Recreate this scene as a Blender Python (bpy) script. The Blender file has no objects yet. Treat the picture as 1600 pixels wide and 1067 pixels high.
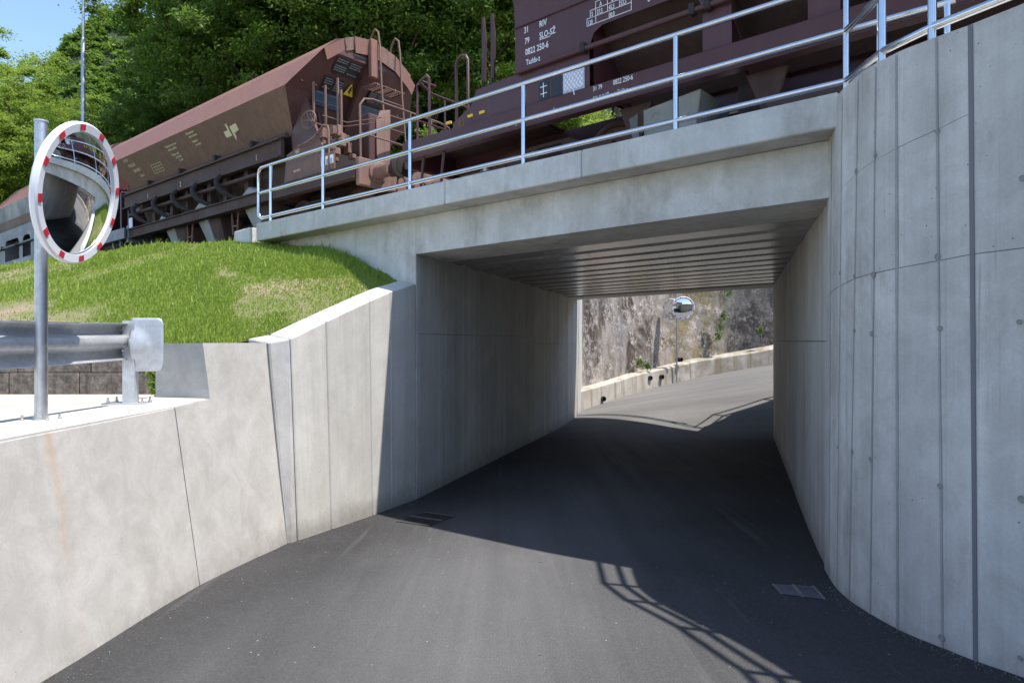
import bpy, bmesh, math, random
import numpy as np
from mathutils import Vector, Matrix
R = math.radians
rng = random.Random(7)
sc = bpy.context.scene
C = sc.collection

# ------------------------------------------------------------------ camera, sky, sun, exposure
cam_d = bpy.data.cameras.new('camera')
cam = bpy.data.objects.new('camera', cam_d); C.objects.link(cam)
cam.location = (0, 0, 2.3); cam.rotation_euler = (R(90), 0, 0)
cam_d.sensor_width = 36; cam_d.lens = 24.0
cam_d.clip_start = 0.05; cam_d.clip_end = 3000
sc.camera = cam

SUN_DIR = Vector((0.387, -0.153, 1.0)).normalized()      # towards the sun
w = bpy.data.worlds.new('World'); sc.world = w; w.use_nodes = True
wn = w.node_tree.nodes; wl = w.node_tree.links
for n_ in list(wn): wn.remove(n_)
wo = wn.new('ShaderNodeOutputWorld'); bg = wn.new('ShaderNodeBackground')
sky = wn.new('ShaderNodeTexSky'); sky.sky_type = 'NISHITA'; sky.sun_disc = False
sky.sun_elevation = math.asin(SUN_DIR.z)
sky.sun_rotation = math.atan2(SUN_DIR.x, SUN_DIR.y)
sky.altitude = 300; sky.air_density = 1.0; sky.dust_density = 0.4; sky.ozone_density = 2.0
wl.new(sky.outputs[0], bg.inputs[0]); bg.inputs[1].default_value = 0.14
wl.new(bg.outputs[0], wo.inputs[0])
sun_d = bpy.data.lights.new('sun', 'SUN'); sun_d.energy = 3.4; sun_d.angle = R(0.53); sun_d.color = (1.0, 0.955, 0.89)
sun = bpy.data.objects.new('sun', sun_d); C.objects.link(sun)
sun.rotation_euler = SUN_DIR.to_track_quat('Z', 'Y').to_euler(); sun.location = (20, -10, 50)
sc.view_settings.view_transform = 'Standard'; sc.view_settings.look = 'None'
sc.view_settings.exposure = 1.13; sc.view_settings.gamma = 1.0
sc.view_settings.use_curve_mapping = False
sc.cycles.max_bounces = 8; sc.cycles.diffuse_bounces = 5; sc.cycles.glossy_bounces = 5
sc.cycles.transparent_max_bounces = 8; sc.cycles.transmission_bounces = 4
sc.cycles.use_denoising = True

# ------------------------------------------------------------------ helpers: objects
class MB:
    """collects geometry; build() links it as one mesh object"""
    def __init__(s): s.v = []; s.f = []
    def add(s, vs, fs):
        o = len(s.v); s.v += [tuple(p) for p in vs]; s.f += [tuple(i + o for i in f) for f in fs]; return s
    def box(s, x0, x1, y0, y1, z0, z1):
        return s.add([(x0,y0,z0),(x1,y0,z0),(x1,y1,z0),(x0,y1,z0),(x0,y0,z1),(x1,y0,z1),(x1,y1,z1),(x0,y1,z1)],
                     [(0,3,2,1),(4,5,6,7),(0,1,5,4),(1,2,6,5),(2,3,7,6),(3,0,4,7)])
    def hexa(s, b, t):
        n = len(b); s.add(list(b) + list(t), [tuple(range(n))[::-1], tuple(range(n, 2*n))] + [(i, (i+1) % n, n+(i+1) % n, n+i) for i in range(n)]); return s
    def prism(s, poly, axis, a, c):
        """poly: 2D points, extruded along axis from a to c"""
        def P(p, k):
            if axis == 'x': return (k, p[0], p[1])
            if axis == 'y': return (p[0], k, p[1])
            return (p[0], p[1], k)
        return s.hexa([P(p, a) for p in poly], [P(p, c) for p in poly])
    def tube(s, pts, r, seg=8, cap=True, closed=False):
        pts = [Vector(p) for p in pts]; n = len(pts); rings = []
        up = None
        for i, p in enumerate(pts):
            if closed: d = (pts[(i+1) % n] - pts[i-1]).normalized()
            else:
                a = pts[i+1]-p if i < n-1 else p-pts[i-1]; b = p-pts[i-1] if i > 0 else a
                d = (a.normalized()+b.normalized()).normalized()
            if up is None:
                up = Vector((0,0,1)) if abs(d.z) < .9 else Vector((1,0,0))
            e1 = (up - d*up.dot(d))
            if e1.length < 1e-4: e1 = Vector((1,0,0)) - d*d.x
            e1.normalize(); e2 = d.cross(e1); up = e1
            rr = r[i] if isinstance(r, (list, tuple)) else r
            rings.append([p + e1*rr*math.cos(2*math.pi*k/seg) + e2*rr*math.sin(2*math.pi*k/seg) for k in range(seg)])
        vs = [q for rg in rings for q in rg]; fs = []
        for i in range(n if closed else n-1):
            j = (i+1) % n
            for k in range(seg): fs.append((i*seg+k, i*seg+(k+1) % seg, j*seg+(k+1) % seg, j*seg+k))
        if cap and not closed: fs += [tuple(range(seg))[::-1], tuple((n-1)*seg+k for k in range(seg))]
        return s.add(vs, fs)
    def lathe(s, prof, c, axis, seg=20):
        """prof: (radius, offset along axis)"""
        ax = Vector(axis).normalized(); c = Vector(c)
        e1 = ax.orthogonal().normalized(); e2 = ax.cross(e1)
        vs = [c + ax*h + (e1*math.cos(2*math.pi*k/seg)+e2*math.sin(2*math.pi*k/seg))*r for r, h in prof for k in range(seg)]
        fs = [(i*seg+k, i*seg+(k+1) % seg, (i+1)*seg+(k+1) % seg, (i+1)*seg+k) for i in range(len(prof)-1) for k in range(seg)]
        fs += [tuple(range(seg))[::-1], tuple((len(prof)-1)*seg+k for k in range(seg))]
        return s.add(vs, fs)
    def mesh(s, name, mats, smooth=False, bevel=0, off=None):
        me = bpy.data.meshes.new(name)
        vs = s.v if off is None else [(x-off[0], y-off[1], z-off[2]) for x, y, z in s.v]
        me.from_pydata(vs, [], s.f); me.validate()
        bm = bmesh.new(); bm.from_mesh(me)
        bmesh.ops.recalc_face_normals(bm, faces=bm.faces)
        if bevel: bmesh.ops.bevel(bm, geom=[e for e in bm.edges if len(e.link_faces) == 2 and e.calc_face_angle(0) > .5], offset=bevel, segments=1, affect='EDGES', clamp_overlap=True)
        bm.to_mesh(me); bm.free()
        for m in (mats if isinstance(mats, (list, tuple)) else [mats]): me.materials.append(m)
        if smooth:
            for p in me.polygons: p.use_smooth = True
            try: me.set_sharp_from_angle(angle=R(38))
            except Exception: pass
        return me
    def build(s, name, mat, parent=None, smooth=False, bevel=0, world=False):
        """world=True: vertices are world coordinates and the parent stands unrotated"""
        off = tuple(parent.location) if (world and parent is not None) else None
        me = s.mesh(name, mat, smooth, bevel, off)
        o = bpy.data.objects.new(name, me); C.objects.link(o)
        if parent is not None: o.parent = parent
        return o

def tag(o, label=None, cat=None, group=None, kind=None):
    if label: o['label'] = label
    if cat: o['category'] = cat
    if group: o['group'] = group
    if kind: o['kind'] = kind
    return o
def thing(name, loc, label, cat, group=None, rz=0, ry=0, rx=0):
    o = bpy.data.objects.new(name, None); C.objects.link(o)
    o.location = loc; o.rotation_euler = (rx, ry, rz); o.empty_display_size = .3
    return tag(o, label, cat, group)
def copy_tree(o, parent=None):
    c = o.copy(); C.objects.link(c); c.parent = parent
    for ch in list(o.children): copy_tree(ch, c)
    return c
def put(me, name, parent, loc=(0,0,0), rot=(0,0,0), scale=None):
    o = bpy.data.objects.new(name, me); C.objects.link(o); o.parent = parent
    o.location = loc; o.rotation_euler = rot
    if scale: o.scale = scale
    return o
def text(name, body, size, mat, parent, loc, rot, align='LEFT', sx=.82):
    cu = bpy.data.curves.new(name, 'FONT'); cu.body = body; cu.size = size; cu.align_x = align; cu.extrude = .0008; cu.offset = size*.011; cu.resolution_u = 3
    tmp = bpy.data.objects.new(name+'_tmp', cu); C.objects.link(tmp)
    bpy.context.view_layer.update()
    me = bpy.data.meshes.new_from_object(tmp.evaluated_get(bpy.context.evaluated_depsgraph_get()))
    bpy.data.objects.remove(tmp); me.name = name
    me.materials.clear(); me.materials.append(mat)
    o = bpy.data.objects.new(name, me); C.objects.link(o); o.parent = parent; o.location = loc; o.rotation_euler = rot; o.scale = (sx, 1, 1)
    return o

# ------------------------------------------------------------------ helpers: materials
class NT:
    def __init__(s, name):
        s.m = bpy.data.materials.new(name); s.m.use_nodes = True; s.t = s.m.node_tree
        s.b = s.t.nodes['Principled BSDF']; s.out = s.t.nodes['Material Output']
    def n(s, t, **k):
        o = s.t.nodes.new(t)
        for a, b in k.items(): setattr(o, a, b)
        return o
    def l(s, a, b): s.t.links.new(a, b)
    def pos(s, scale=(1,1,1), rot=(0,0,0), obj=False, loc=(0,0,0)):
        if obj: src = s.n('ShaderNodeTexCoord').outputs['Object']
        else: src = s.n('ShaderNodeNewGeometry').outputs['Position']
        m = s.n('ShaderNodeMapping'); s.l(src, m.inputs[0])
        m.inputs['Scale'].default_value = scale; m.inputs['Rotation'].default_value = rot; m.inputs['Location'].default_value = loc
        return m.outputs[0]
    def noise(s, vec, scale, detail=4, rough=.55, dist=0):
        o = s.n('ShaderNodeTexNoise'); s.l(vec, o.inputs['Vector'])
        o.inputs['Scale'].default_value = scale; o.inputs['Detail'].default_value = detail; o.inputs['Roughness'].default_value = rough; o.inputs['Distortion'].default_value = dist
        return o.outputs['Fac']
    def vor(s, vec, scale, out='Distance', rnd=1):
        o = s.n('ShaderNodeTexVoronoi'); s.l(vec, o.inputs['Vector']); o.inputs['Scale'].default_value = scale; o.inputs['Randomness'].default_value = rnd
        return o.outputs[out]
    def map(s, v, a, b, c=0., d=1.):
        o = s.n('ShaderNodeMapRange'); s.l(v, o.inputs[0])
        for i, k in enumerate((a, b, c, d)): o.inputs[i+1].default_value = k
        return o.outputs[0]
    def math(s, op, a, b=None):
        o = s.n('ShaderNodeMath', operation=op)
        for i, k in enumerate((a, b)):
            if k is None: continue
            if isinstance(k, (int, float)): o.inputs[i].default_value = k
            else: s.l(k, o.inputs[i])
        return o.outputs[0]
    def mix(s, fac, a, b, mode='MIX'):
        o = s.n('ShaderNodeMix', data_type='RGBA', blend_type=mode)
        if isinstance(fac, (int, float)): o.inputs[0].default_value = fac
        else: s.l(fac, o.inputs[0])
        for i, k in ((6, a), (7, b)):
            if isinstance(k, tuple): o.inputs[i].default_value = (*k[:3], 1)
            else: s.l(k, o.inputs[i])
        return o.outputs[2]
    def sep(s, v):
        o = s.n('ShaderNodeSeparateXYZ'); s.l(v, o.inputs[0]); return o.outputs
    def col(s, c): s.l(c, s.b.inputs['Base Color'])
    def bump(s, h, strength=.3, dist=.01):
        o = s.n('ShaderNodeBump'); s.l(h, o.inputs['Height']); o.inputs['Strength'].default_value = strength; o.inputs['Distance'].default_value = dist
        s.l(o.outputs[0], s.b.inputs['Normal'])
    def set(s, **k):
        for a, b in k.items(): s.b.inputs[a.replace('_', ' ')].default_value = b
        return s

def plain(name, col, rough=.6, metal=0., var=.15, spec=None):
    t = NT(name); p = t.pos((1,1,1), obj=True)
    n = t.map(t.noise(p, 6, 5), .3, .7, 1-var, 1+var)
    t.col(t.mix(1.0, col, t.n('ShaderNodeCombineColor').outputs[0], 'MIX') if False else t.mix(n, tuple(c*(1-var) for c in col), tuple(min(1, c*(1+var)) for c in col)))
    t.set(Roughness=rough, Metallic=metal)
    return t.m

def concrete(name, light, dark, boards=True, pores=.5, stain=0., rough=.85, horiz=False, rust=None, streak=.5, planks=0., foot=True, pw=.12):
    t = NT(name)
    p = t.pos()
    big = t.map(t.noise(p, .8, 6, .65, .8), .38, .62)
    mid = t.map(t.noise(p, 3.1, 7, .7, .6), .37, .63)
    st = t.map(t.noise(t.pos((7, 7, .22) if not horiz else (.35, .35, 9)), 1.0, 5, .65), .34, .68)
    f = t.math('ADD', t.math('MULTIPLY', big, .38), t.math('ADD', t.math('MULTIPLY', mid, .62-streak*.6), t.math('MULTIPLY', st, streak*.6)))
    c = t.mix(f, dark, light)
    fine = t.noise(p, 55, 4, .7)
    c = t.mix(t.map(fine, .35, .65, 0, .16), c, tuple(k*.55 for k in dark))
    # tone differs from casting to casting, and from board to board
    oi = t.n('ShaderNodeObjectInfo').outputs['Random']
    c = t.mix(t.map(oi, 0, 1, 0, .22), c, tuple(k*.78 for k in dark))
    if planks:
        yy = t.sep(p)[1]
        idn = t.n('ShaderNodeTexWhiteNoise', noise_dimensions='1D'); t.l(t.math('FLOOR', t.math('DIVIDE', yy, pw)), idn.inputs['W'])
        c = t.mix(t.math('MULTIPLY', idn.outputs['Value'], planks), c, tuple(k*.72 for k in dark))
        fr_ = t.math('FRACT', t.math('DIVIDE', yy, pw))
        ln_ = t.map(t.math('ABSOLUTE', t.math('SUBTRACT', fr_, .5)), .47, .5, 0, planks*.9)
        c = t.mix(t.math('MULTIPLY', ln_, t.map(t.noise(t.pos((1, 1, .7)), 2, 3), .4, .6)), c, tuple(k*.5 for k in dark))
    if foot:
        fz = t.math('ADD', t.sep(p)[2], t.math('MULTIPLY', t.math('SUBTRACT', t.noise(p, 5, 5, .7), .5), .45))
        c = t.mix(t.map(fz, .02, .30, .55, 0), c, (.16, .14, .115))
    # thin vertical run marks
    run = t.map(t.noise(t.pos((26, 26, .5)), 1.0, 3, .6), .62, .72)
    runm = t.map(t.noise(t.pos((1, 1, .6), loc=(3, 1, 7)), 1.2, 3), .5, .62)
    c = t.mix(t.math('MULTIPLY', t.math('MULTIPLY', run, runm), .55*streak*2), c, tuple(k*.45 for k in dark))
    pits = t.map(t.vor(p, 13), .045, .085, 1, 0)
    gate = t.map(t.noise(p, 2.3, 2), .5, .56)
    pits = t.math('MULTIPLY', pits, gate)
    c = t.mix(t.math('MULTIPLY', pits, pores), c, (.10, .10, .105))
    if stain:
        sm = t.map(t.noise(t.pos((1.3, 1.3, .8), loc=(9, 4, 2)), 1.1, 6, .7), .55, .75)
        c = t.mix(t.math('MULTIPLY', sm, stain), c, (.20, .165, .12))
    if rust:
        s3 = t.sep(p)
        wob = t.math('MULTIPLY', t.math('SUBTRACT', t.noise(t.pos((1, 1, 1)), 3, 3), .5), .25)
        dy = t.math('ADD', t.math('SUBTRACT', s3[1], rust[0]), wob)
        band = t.map(t.math('ABSOLUTE', dy), .0, rust[1], 1, 0)
        fall = t.map(s3[2], rust[2]-1.0, rust[2], .12, 1)
        k = t.math('MULTIPLY', t.math('MULTIPLY', band, fall), t.map(t.noise(p, 4, 4), .3, .7, .5, 1))
        c = t.mix(t.math('MULTIPLY', k, .5), c, (.46, .22, .06))
    t.col(c); t.set(Roughness=rough)
    h = t.math('SUBTRACT', t.math('ADD', t.math('MULTIPLY', fine, .5), t.math('MULTIPLY', st, .35)), t.math('MULTIPLY', pits, 1.2))
    t.bump(h, .35, .006)
    return t.m

M = {}
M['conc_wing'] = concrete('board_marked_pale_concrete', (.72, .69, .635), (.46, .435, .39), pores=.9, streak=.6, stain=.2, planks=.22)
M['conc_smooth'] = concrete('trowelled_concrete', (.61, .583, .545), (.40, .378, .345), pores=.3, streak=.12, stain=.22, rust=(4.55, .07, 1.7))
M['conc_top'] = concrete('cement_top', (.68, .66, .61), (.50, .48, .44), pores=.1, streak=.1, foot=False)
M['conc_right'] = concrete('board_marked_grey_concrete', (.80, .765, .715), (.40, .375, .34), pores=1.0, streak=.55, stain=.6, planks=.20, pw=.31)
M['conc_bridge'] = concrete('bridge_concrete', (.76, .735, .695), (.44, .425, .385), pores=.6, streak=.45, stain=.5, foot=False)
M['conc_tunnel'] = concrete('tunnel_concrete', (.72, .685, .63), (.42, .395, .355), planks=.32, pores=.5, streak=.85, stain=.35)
M['joint'] = plain('joint_filler', (.15, .152, .16), .8)
M['seam'] = concrete('seam_laitance', (.42, .41, .395), (.29, .285, .27), pores=0, streak=.3)
M['tie'] = plain('tie_hole_mortar', (.24, .232, .215), .9)

def asphalt():
    t = NT('asphalt')
    p = t.pos(); fine = t.noise(p, 150, 3, .8); mid = t.noise(p, 14, 5, .6)
    track = t.map(t.noise(t.pos((2.4, .10, 1), rot=(0, 0, R(12)), loc=(0, 0, 0)), 1, 5, .6, .9), .35, .65)
    big = t.map(t.noise(p, .55, 5), .3, .7)
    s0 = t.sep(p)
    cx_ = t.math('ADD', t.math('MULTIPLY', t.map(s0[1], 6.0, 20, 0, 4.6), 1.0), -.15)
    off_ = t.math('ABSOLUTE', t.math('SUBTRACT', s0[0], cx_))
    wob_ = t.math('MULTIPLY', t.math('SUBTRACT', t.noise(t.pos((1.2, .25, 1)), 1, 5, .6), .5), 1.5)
    worn = t.map(t.math('ADD', off_, wob_), .2, 2.3, 1, 0)  # worn wheel zone; the dark margins also colour in shade beside the walls
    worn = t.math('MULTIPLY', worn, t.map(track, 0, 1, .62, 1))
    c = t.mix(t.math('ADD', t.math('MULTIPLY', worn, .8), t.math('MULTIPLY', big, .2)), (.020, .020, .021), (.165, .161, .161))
    c = t.mix(t.map(fine, .36, .66), t.mix(.45, c, (.012, .012, .013)), t.mix(.085, c, (.42, .41, .40)))
    c = t.mix(t.map(mid, .35, .7, 0, .10), c, (.12, .115, .11))
    c = t.mix(t.map(t.noise(p, 48, 3, .7), .50, .70, 0, .16), c, (.24, .235, .23))
    c = t.mix(t.map(t.noise(t.pos((5, .22, 1), rot=(0, 0, R(14)), loc=(3, 1, 0)), 1, 4, .6, .5), .60, .74, 0, .22), c, (.19, .185, .18))
    spk = t.map(t.vor(p, 7), .035, .055, .8, 0)
    spk = t.math('MULTIPLY', spk, t.map(t.noise(p, 1.3, 2), .44, .52))
    c = t.mix(spk, c, (.45, .44, .42))
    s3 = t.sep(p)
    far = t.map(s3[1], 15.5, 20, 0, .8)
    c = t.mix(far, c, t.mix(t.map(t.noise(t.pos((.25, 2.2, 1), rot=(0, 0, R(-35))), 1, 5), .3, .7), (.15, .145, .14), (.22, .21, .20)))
    t.col(c); t.set(Roughness=.82)
    t.b.inputs['Specular IOR Level'].default_value = .18
    t.bump(t.math('ADD', fine, t.vor(p, 110)), .8, .006)
    return t.m
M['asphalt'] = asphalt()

def galv(name='galvanised_steel', base=.58, rough=.3, sp_=.12):
    t = NT(name); p = t.pos(obj=True)
    sp = t.vor(p, 28, 'Color'); sx = t.sep(sp)[0]
    c = t.mix(sx, (base*(1-sp_), base*(1.01-sp_), base*(1.03-sp_)), (base*(1+sp_), base*(1.01+sp_), base*(1.03+sp_)))
    c = t.mix(t.map(t.noise(p, 5, 4), .4, .7, 0, .3), c, (base*.7, base*.72, base*.74))
    t.col(c); t.set(Metallic=1.0)
    t.l(t.map(t.noise(p, 12, 4), .3, .7, rough-.05, rough+.08), t.b.inputs['Roughness'])
    return t.m
M['galv'] = galv('galvanised_tube', .66, .17, .03)
M['galv_dull'] = galv('galvanised_sheet', .56, .50, .08)
M['galv_dull'].node_tree.nodes['Principled BSDF'].inputs['Metallic'].default_value = .65
M['pole_steel'] = galv('galvanised_pole', .50, .45, .08)

def paint(name, col, dust, amount=.5, rough=.5, rust=.2, spots=0.):
    t = NT(name); p = t.pos(obj=True)
    a = t.map(t.noise(p, 1.6, 6, .65), .3, .7)
    st = t.map(t.noise(t.pos((9, 9, .6), obj=True), 1, 5, .65), .35, .68)
    c = t.mix(t.math('MULTIPLY', t.math('ADD', t.math('MULTIPLY', a, .5), t.math('MULTIPLY', st, .5)), amount), col, dust)
    r = t.map(t.noise(p, 7, 6, .7), .56, .68, 0, min(1, rust*2.2))
    c = t.mix(r, c, (.07, .028, .014))
    drip = t.math('MULTIPLY', t.map(t.noise(t.pos((16, 16, .9), obj=True), 1, 4, .6), .58, .68), t.map(t.noise(p, 1.1, 3), .45, .6))
    c = t.mix(t.math('MULTIPLY', drip, min(.6, rust*2)), c, (.05, .026, .018))
    if spots:
        g = t.map(t.noise(t.pos(obj=True, loc=(2, 5, 1)), 1.1, 2), .56, .62)
        s_ = t.map(t.vor(p, 20), .13, .2, 1, 0)
        c = t.mix(t.math('MULTIPLY', t.math('MULTIPLY', g, s_), spots), c, (.035, .018, .014))
    t.col(c)
    t.l(t.map(a, 0, 1, rough-.08, rough+.2), t.b.inputs['Roughness'])
    t.bump(t.noise(p, 3, 5), .12, .01)
    return t.m
M['maroon'] = paint('maroon_wagon_paint', (.075, .022, .026), (.11, .05, .042), .45, .42)
M['maroon_roof'] = paint('sunbleached_red_paint', (.20, .080, .056), (.28, .155, .112), .6, .55, .1)
M['brown'] = paint('dusty_brown_paint', (.135, .066, .048), (.225, .14, .102), .8, .62, .2, .8)
M['brown_dark'] = paint('grimy_brown_steel', (.050, .024, .019), (.11, .060, .043), .7, .65, .3)
M['brown_end'] = paint('dull_red_brown_paint', (.075, .026, .022), (.125, .058, .045), .55, .5, .15)
M['pinkdust'] = paint('dusty_pink_brown_steel', (.17, .088, .066), (.29, .175, .135), .7, .65, .25)
M['greyblue'] = paint('blue_grey_paint_and_sky_sheen', (.125, .125, .15), (.19, .18, .19), .6, .4, .1)  # on the far left wagon this stands in for sky reflected in maroon
M['under'] = paint('black_underframe', (.016, .012, .011), (.05, .034, .027), .7, .7, .3)
M['chute'] = paint('pale_grey_chute', (.33, .345, .33), (.22, .20, .17), .5, .5, .15)
M['yellow'] = plain('yellow_paint', (.62, .42, .03), .5)
M['orange'] = plain('orange_red_paint', (.45, .10, .04), .6)
M['white_print'] = plain('white_print', (.72, .72, .72), .6)
M['cream_print'] = plain('cream_print', (.58, .50, .33), .7, var=.2)
M['print_dim'] = plain('faded_print', (.22, .23, .25), .6)
M['black'] = plain('black_plate', (.012, .014, .017), .4)
M['bluesign'] = plain('blue_black_plate', (.035, .07, .105), .4)
M['paper'] = plain('paper_card', (.72, .72, .78), .8)
M['white_rim'] = plain('white_plastic', (.72, .72, .73), .35, var=.06)
M['red_rim'] = plain('red_reflective', (.50, .012, .03), .3)
M['bolt'] = plain('steel_bolt', (.5, .5, .5), .35, 1)
t_ = NT('mirror_glass'); t_.set(Base_Color=(.86, .88, .90, 1), Metallic=1.0, Roughness=.015); M['mirror'] = t_.m
M['iron'] = plain('cast_iron', (.055, .050, .045), .75, 0, .3)
M['worn'] = plain('worn_steel', (.20, .20, .205), .45, .6)
M['rail'] = plain('rusty_rail', (.13, .07, .045), .5, .6)
M['dark'] = plain('dark_hole', (.012, .012, .012), .9)

def soffit_mat(name, a, b, rough):
    t = NT(name); p = t.pos()
    c = t.mix(t.map(t.noise(t.pos((.5, .5, 1), rot=(0, 0, R(39))), 3, 5), .3, .7), a, b)
    t.col(c); t.set(Roughness=rough, Metallic=.35); t.bump(t.noise(p, 4, 4), .08, .01); return t.m
M['girder'] = soffit_mat('grey_painted_girder', (.30, .29, .27), (.42, .41, .385), .22)

def soil():
    t = NT('embankment_soil'); p = t.pos()
    a = t.map(t.noise(p, .9, 6, .65, .5), .42, .60); f = t.noise(p, 22, 5, .7)
    c = t.mix(a, (.15, .185, .045), (.34, .26, .17))
    c = t.mix(t.map(f, .35, .65, 0, .5), c, (.15, .105, .07))
    t.col(c); t.set(Roughness=.95); t.bump(f, .8, .04); return t.m
M['soil'] = soil()
def forest_floor():
    t = NT('forest_floor'); p = t.pos()
    t.col(t.mix(t.map(t.noise(p, 1.2, 6, .7), .35, .65), (.014, .02, .008), (.045, .075, .02))); t.set(Roughness=1.0)
    t.bump(t.noise(p, 3, 6, .8), 1, .3); return t.m
M['forest_floor'] = forest_floor()
M['ballast'] = plain('stone_ballast', (.20, .185, .17), .95, 0, .4)
def paving():
    t = NT('dusty_paving'); p = t.pos()
    t.col(t.mix(t.map(t.noise(p, 3, 6, .7), .3, .7), (.36, .32, .27), (.52, .47, .41))); t.set(Roughness=.95)
    t.bump(t.noise(p, 40, 4), .4, .01); return t.m
M['paving'] = paving()
def leafmat(name, a, b, tr=.45, hi=None):
    t = NT(name); g = t.n('ShaderNodeNewGeometry')
    r = g.outputs['Random Per Island']
    oi = t.n('ShaderNodeObjectInfo').outputs['Random']
    k = t.math('ADD', t.math('MULTIPLY', r, .75), t.math('MULTIPLY', oi, .25))
    c = t.mix(k, a, b)
    t.col(c); t.set(Roughness=.5); t.b.inputs['Specular IOR Level'].default_value = .35
    tl = t.n('ShaderNodeBsdfTranslucent'); mx = t.n('ShaderNodeMixShader'); mx.inputs[0].default_value = tr
    cc = t.mix(.5, c, hi or tuple(min(1, x*1.6) for x in b))
    t.l(cc, tl.inputs[0]); t.l(t.b.outputs[0], mx.inputs[1]); t.l(tl.outputs[0], mx.inputs[2]); t.l(mx.outputs[0], t.out.inputs[0])
    return t.m
M['grass'] = leafmat('grass_blade', (.17, .255, .022), (.38, .48, .10), .42, (.46, .58, .07))
M['leaf_dark'] = leafmat('dark_leaf', (.050, .092, .020), (.165, .26, .045), .42, (.22, .36, .045))
M['leaf_mid'] = leafmat('mid_green_leaf', (.05, .088, .016), (.165, .27, .04), .42, (.30, .46, .05))
M['leaf_light'] = leafmat('yellow_green_leaf', (.10, .155, .025), (.26, .37, .055), .46, (.44, .58, .08))
M['bark'] = plain('bark', (.07, .055, .042), .95, 0, .4)

def old_wall():
    t = NT('weathered_stone_render'); p = t.pos(); s3 = t.sep(p)
    big = t.map(t.noise(p, .55, 4, .6, .8), .38, .6)
    sp = t.math('MAXIMUM', t.map(t.noise(p, 5.5, 9, .9), .475, .505), t.map(t.noise(p, 1.3, 9, .8), .48, .53))
    patch = t.map(t.noise(t.pos((1.1, 1.1, .55), loc=(2, 0, 4)), 1, 6, .7, .5), .42, .58)
    pale = t.mix(big, (.66, .57, .49), (.42, .39, .36))
    darkc = t.mix(t.map(t.noise(p, 3, 3), .3, .7), (.035, .026, .020), (.10, .068, .048))
    c = t.mix(t.math('MULTIPLY', sp, t.map(patch, 0, 1, .45, 1)), pale, darkc)
    run = t.map(t.noise(t.pos((1.6, 1.6, .2)), 1, 5, .7), .56, .66, 0, .35)
    c = t.mix(run, c, (.075, .055, .042))
    # moss where water seeps and darker weathered bay on the right
    mossx = t.map(t.math('ABSOLUTE', t.math('SUBTRACT', s3[0], 7.0)), .5, 1.9, 1, 0)
    moss = t.math('MULTIPLY', mossx, t.map(t.noise(p, 2.4, 6, .7), .42, .58))
    c = t.mix(t.math('MULTIPLY', moss, .7), c, (.26, .20, .06))
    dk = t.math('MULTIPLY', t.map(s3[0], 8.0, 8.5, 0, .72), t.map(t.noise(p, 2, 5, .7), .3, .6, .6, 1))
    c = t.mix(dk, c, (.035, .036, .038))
    t.col(c); t.set(Roughness=.95)
    t.bump(t.math('ADD', t.noise(p, 5, 8, .8), t.math('MULTIPLY', sp, -.4)), .6, .08)
    return t.m
M['oldwall'] = old_wall()
def plinth_mat():
    t = NT('stained_plinth_render'); p = t.pos(); s3 = t.sep(p)
    c = t.mix(t.map(t.noise(p, 1.6, 6, .7), .35, .65), (.33, .295, .25), (.47, .43, .37))
    run = t.map(t.noise(t.pos((3.0, 3.0, .15), loc=(4, 2, 0)), 1, 4, .6), .52, .64)
    c = t.mix(t.math('MULTIPLY', run, .65), c, (.17, .13, .07))
    c = t.mix(t.math('MULTIPLY', t.map(s3[0], 5.2, 6.2, 0, .5), t.map(t.noise(p, 2.5, 5), .4, .6)), c, (.13, .105, .05))
    t.col(c); t.set(Roughness=.9); t.bump(t.noise(p, 6, 6, .7), .3, .01); return t.m
M['plinth'] = plinth_mat()
def block_mat():
    t = NT('lichen_block_stone'); p = t.pos()
    sp = t.map(t.noise(p, 14, 8, .8), .40, .62)
    c = t.mix(sp, (.10, .08, .062), (.26, .225, .185))
    c = t.mix(t.map(t.noise(t.pos((6, 6, .5)), 1, 4), .5, .65, 0, .7), c, (.04, .034, .03))
    t.col(c); t.set(Roughness=.95); t.bump(t.noise(p, 12, 6, .8), .8, .03); return t.m
M['block'] = block_mat()

# ------------------------------------------------------------------ frames of reference
UB = R(-39.12); ub = Vector((math.cos(UB), math.sin(UB), 0)); nb = Vector((-math.sin(UB), math.cos(UB), 0))
A = Vector((-1.400, 9.956, 0)); GR = .0135       # left portal corner; grade of the line
tw = Vector((.3085, .9512, 0))                    # direction of the underpass
def br(u, n, z): return A + ub*u + nb*n + Vector((0, 0, z))
def interp(x, tab):
    if x <= tab[0][0]: return tab[0][1]
    for (a, b), (c, d) in zip(tab, tab[1:]):
        if x <= c: return b + (d-b)*(x-a)/(c-a)
    return tab[-1][1]
def sm(x): x = max(0, min(1, x)); return x*x*(3-2*x)
def roadz(x, y):
    z = interp(y, [(-8, .9), (0, .50), (3, .31), (4.5, .21), (5.5, .165), (6.3, .11), (7.4, .03), (8.4, 0)])
    return z + .16*max(0, x-1.3)*sm((y-17.3)/3.2)

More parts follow.
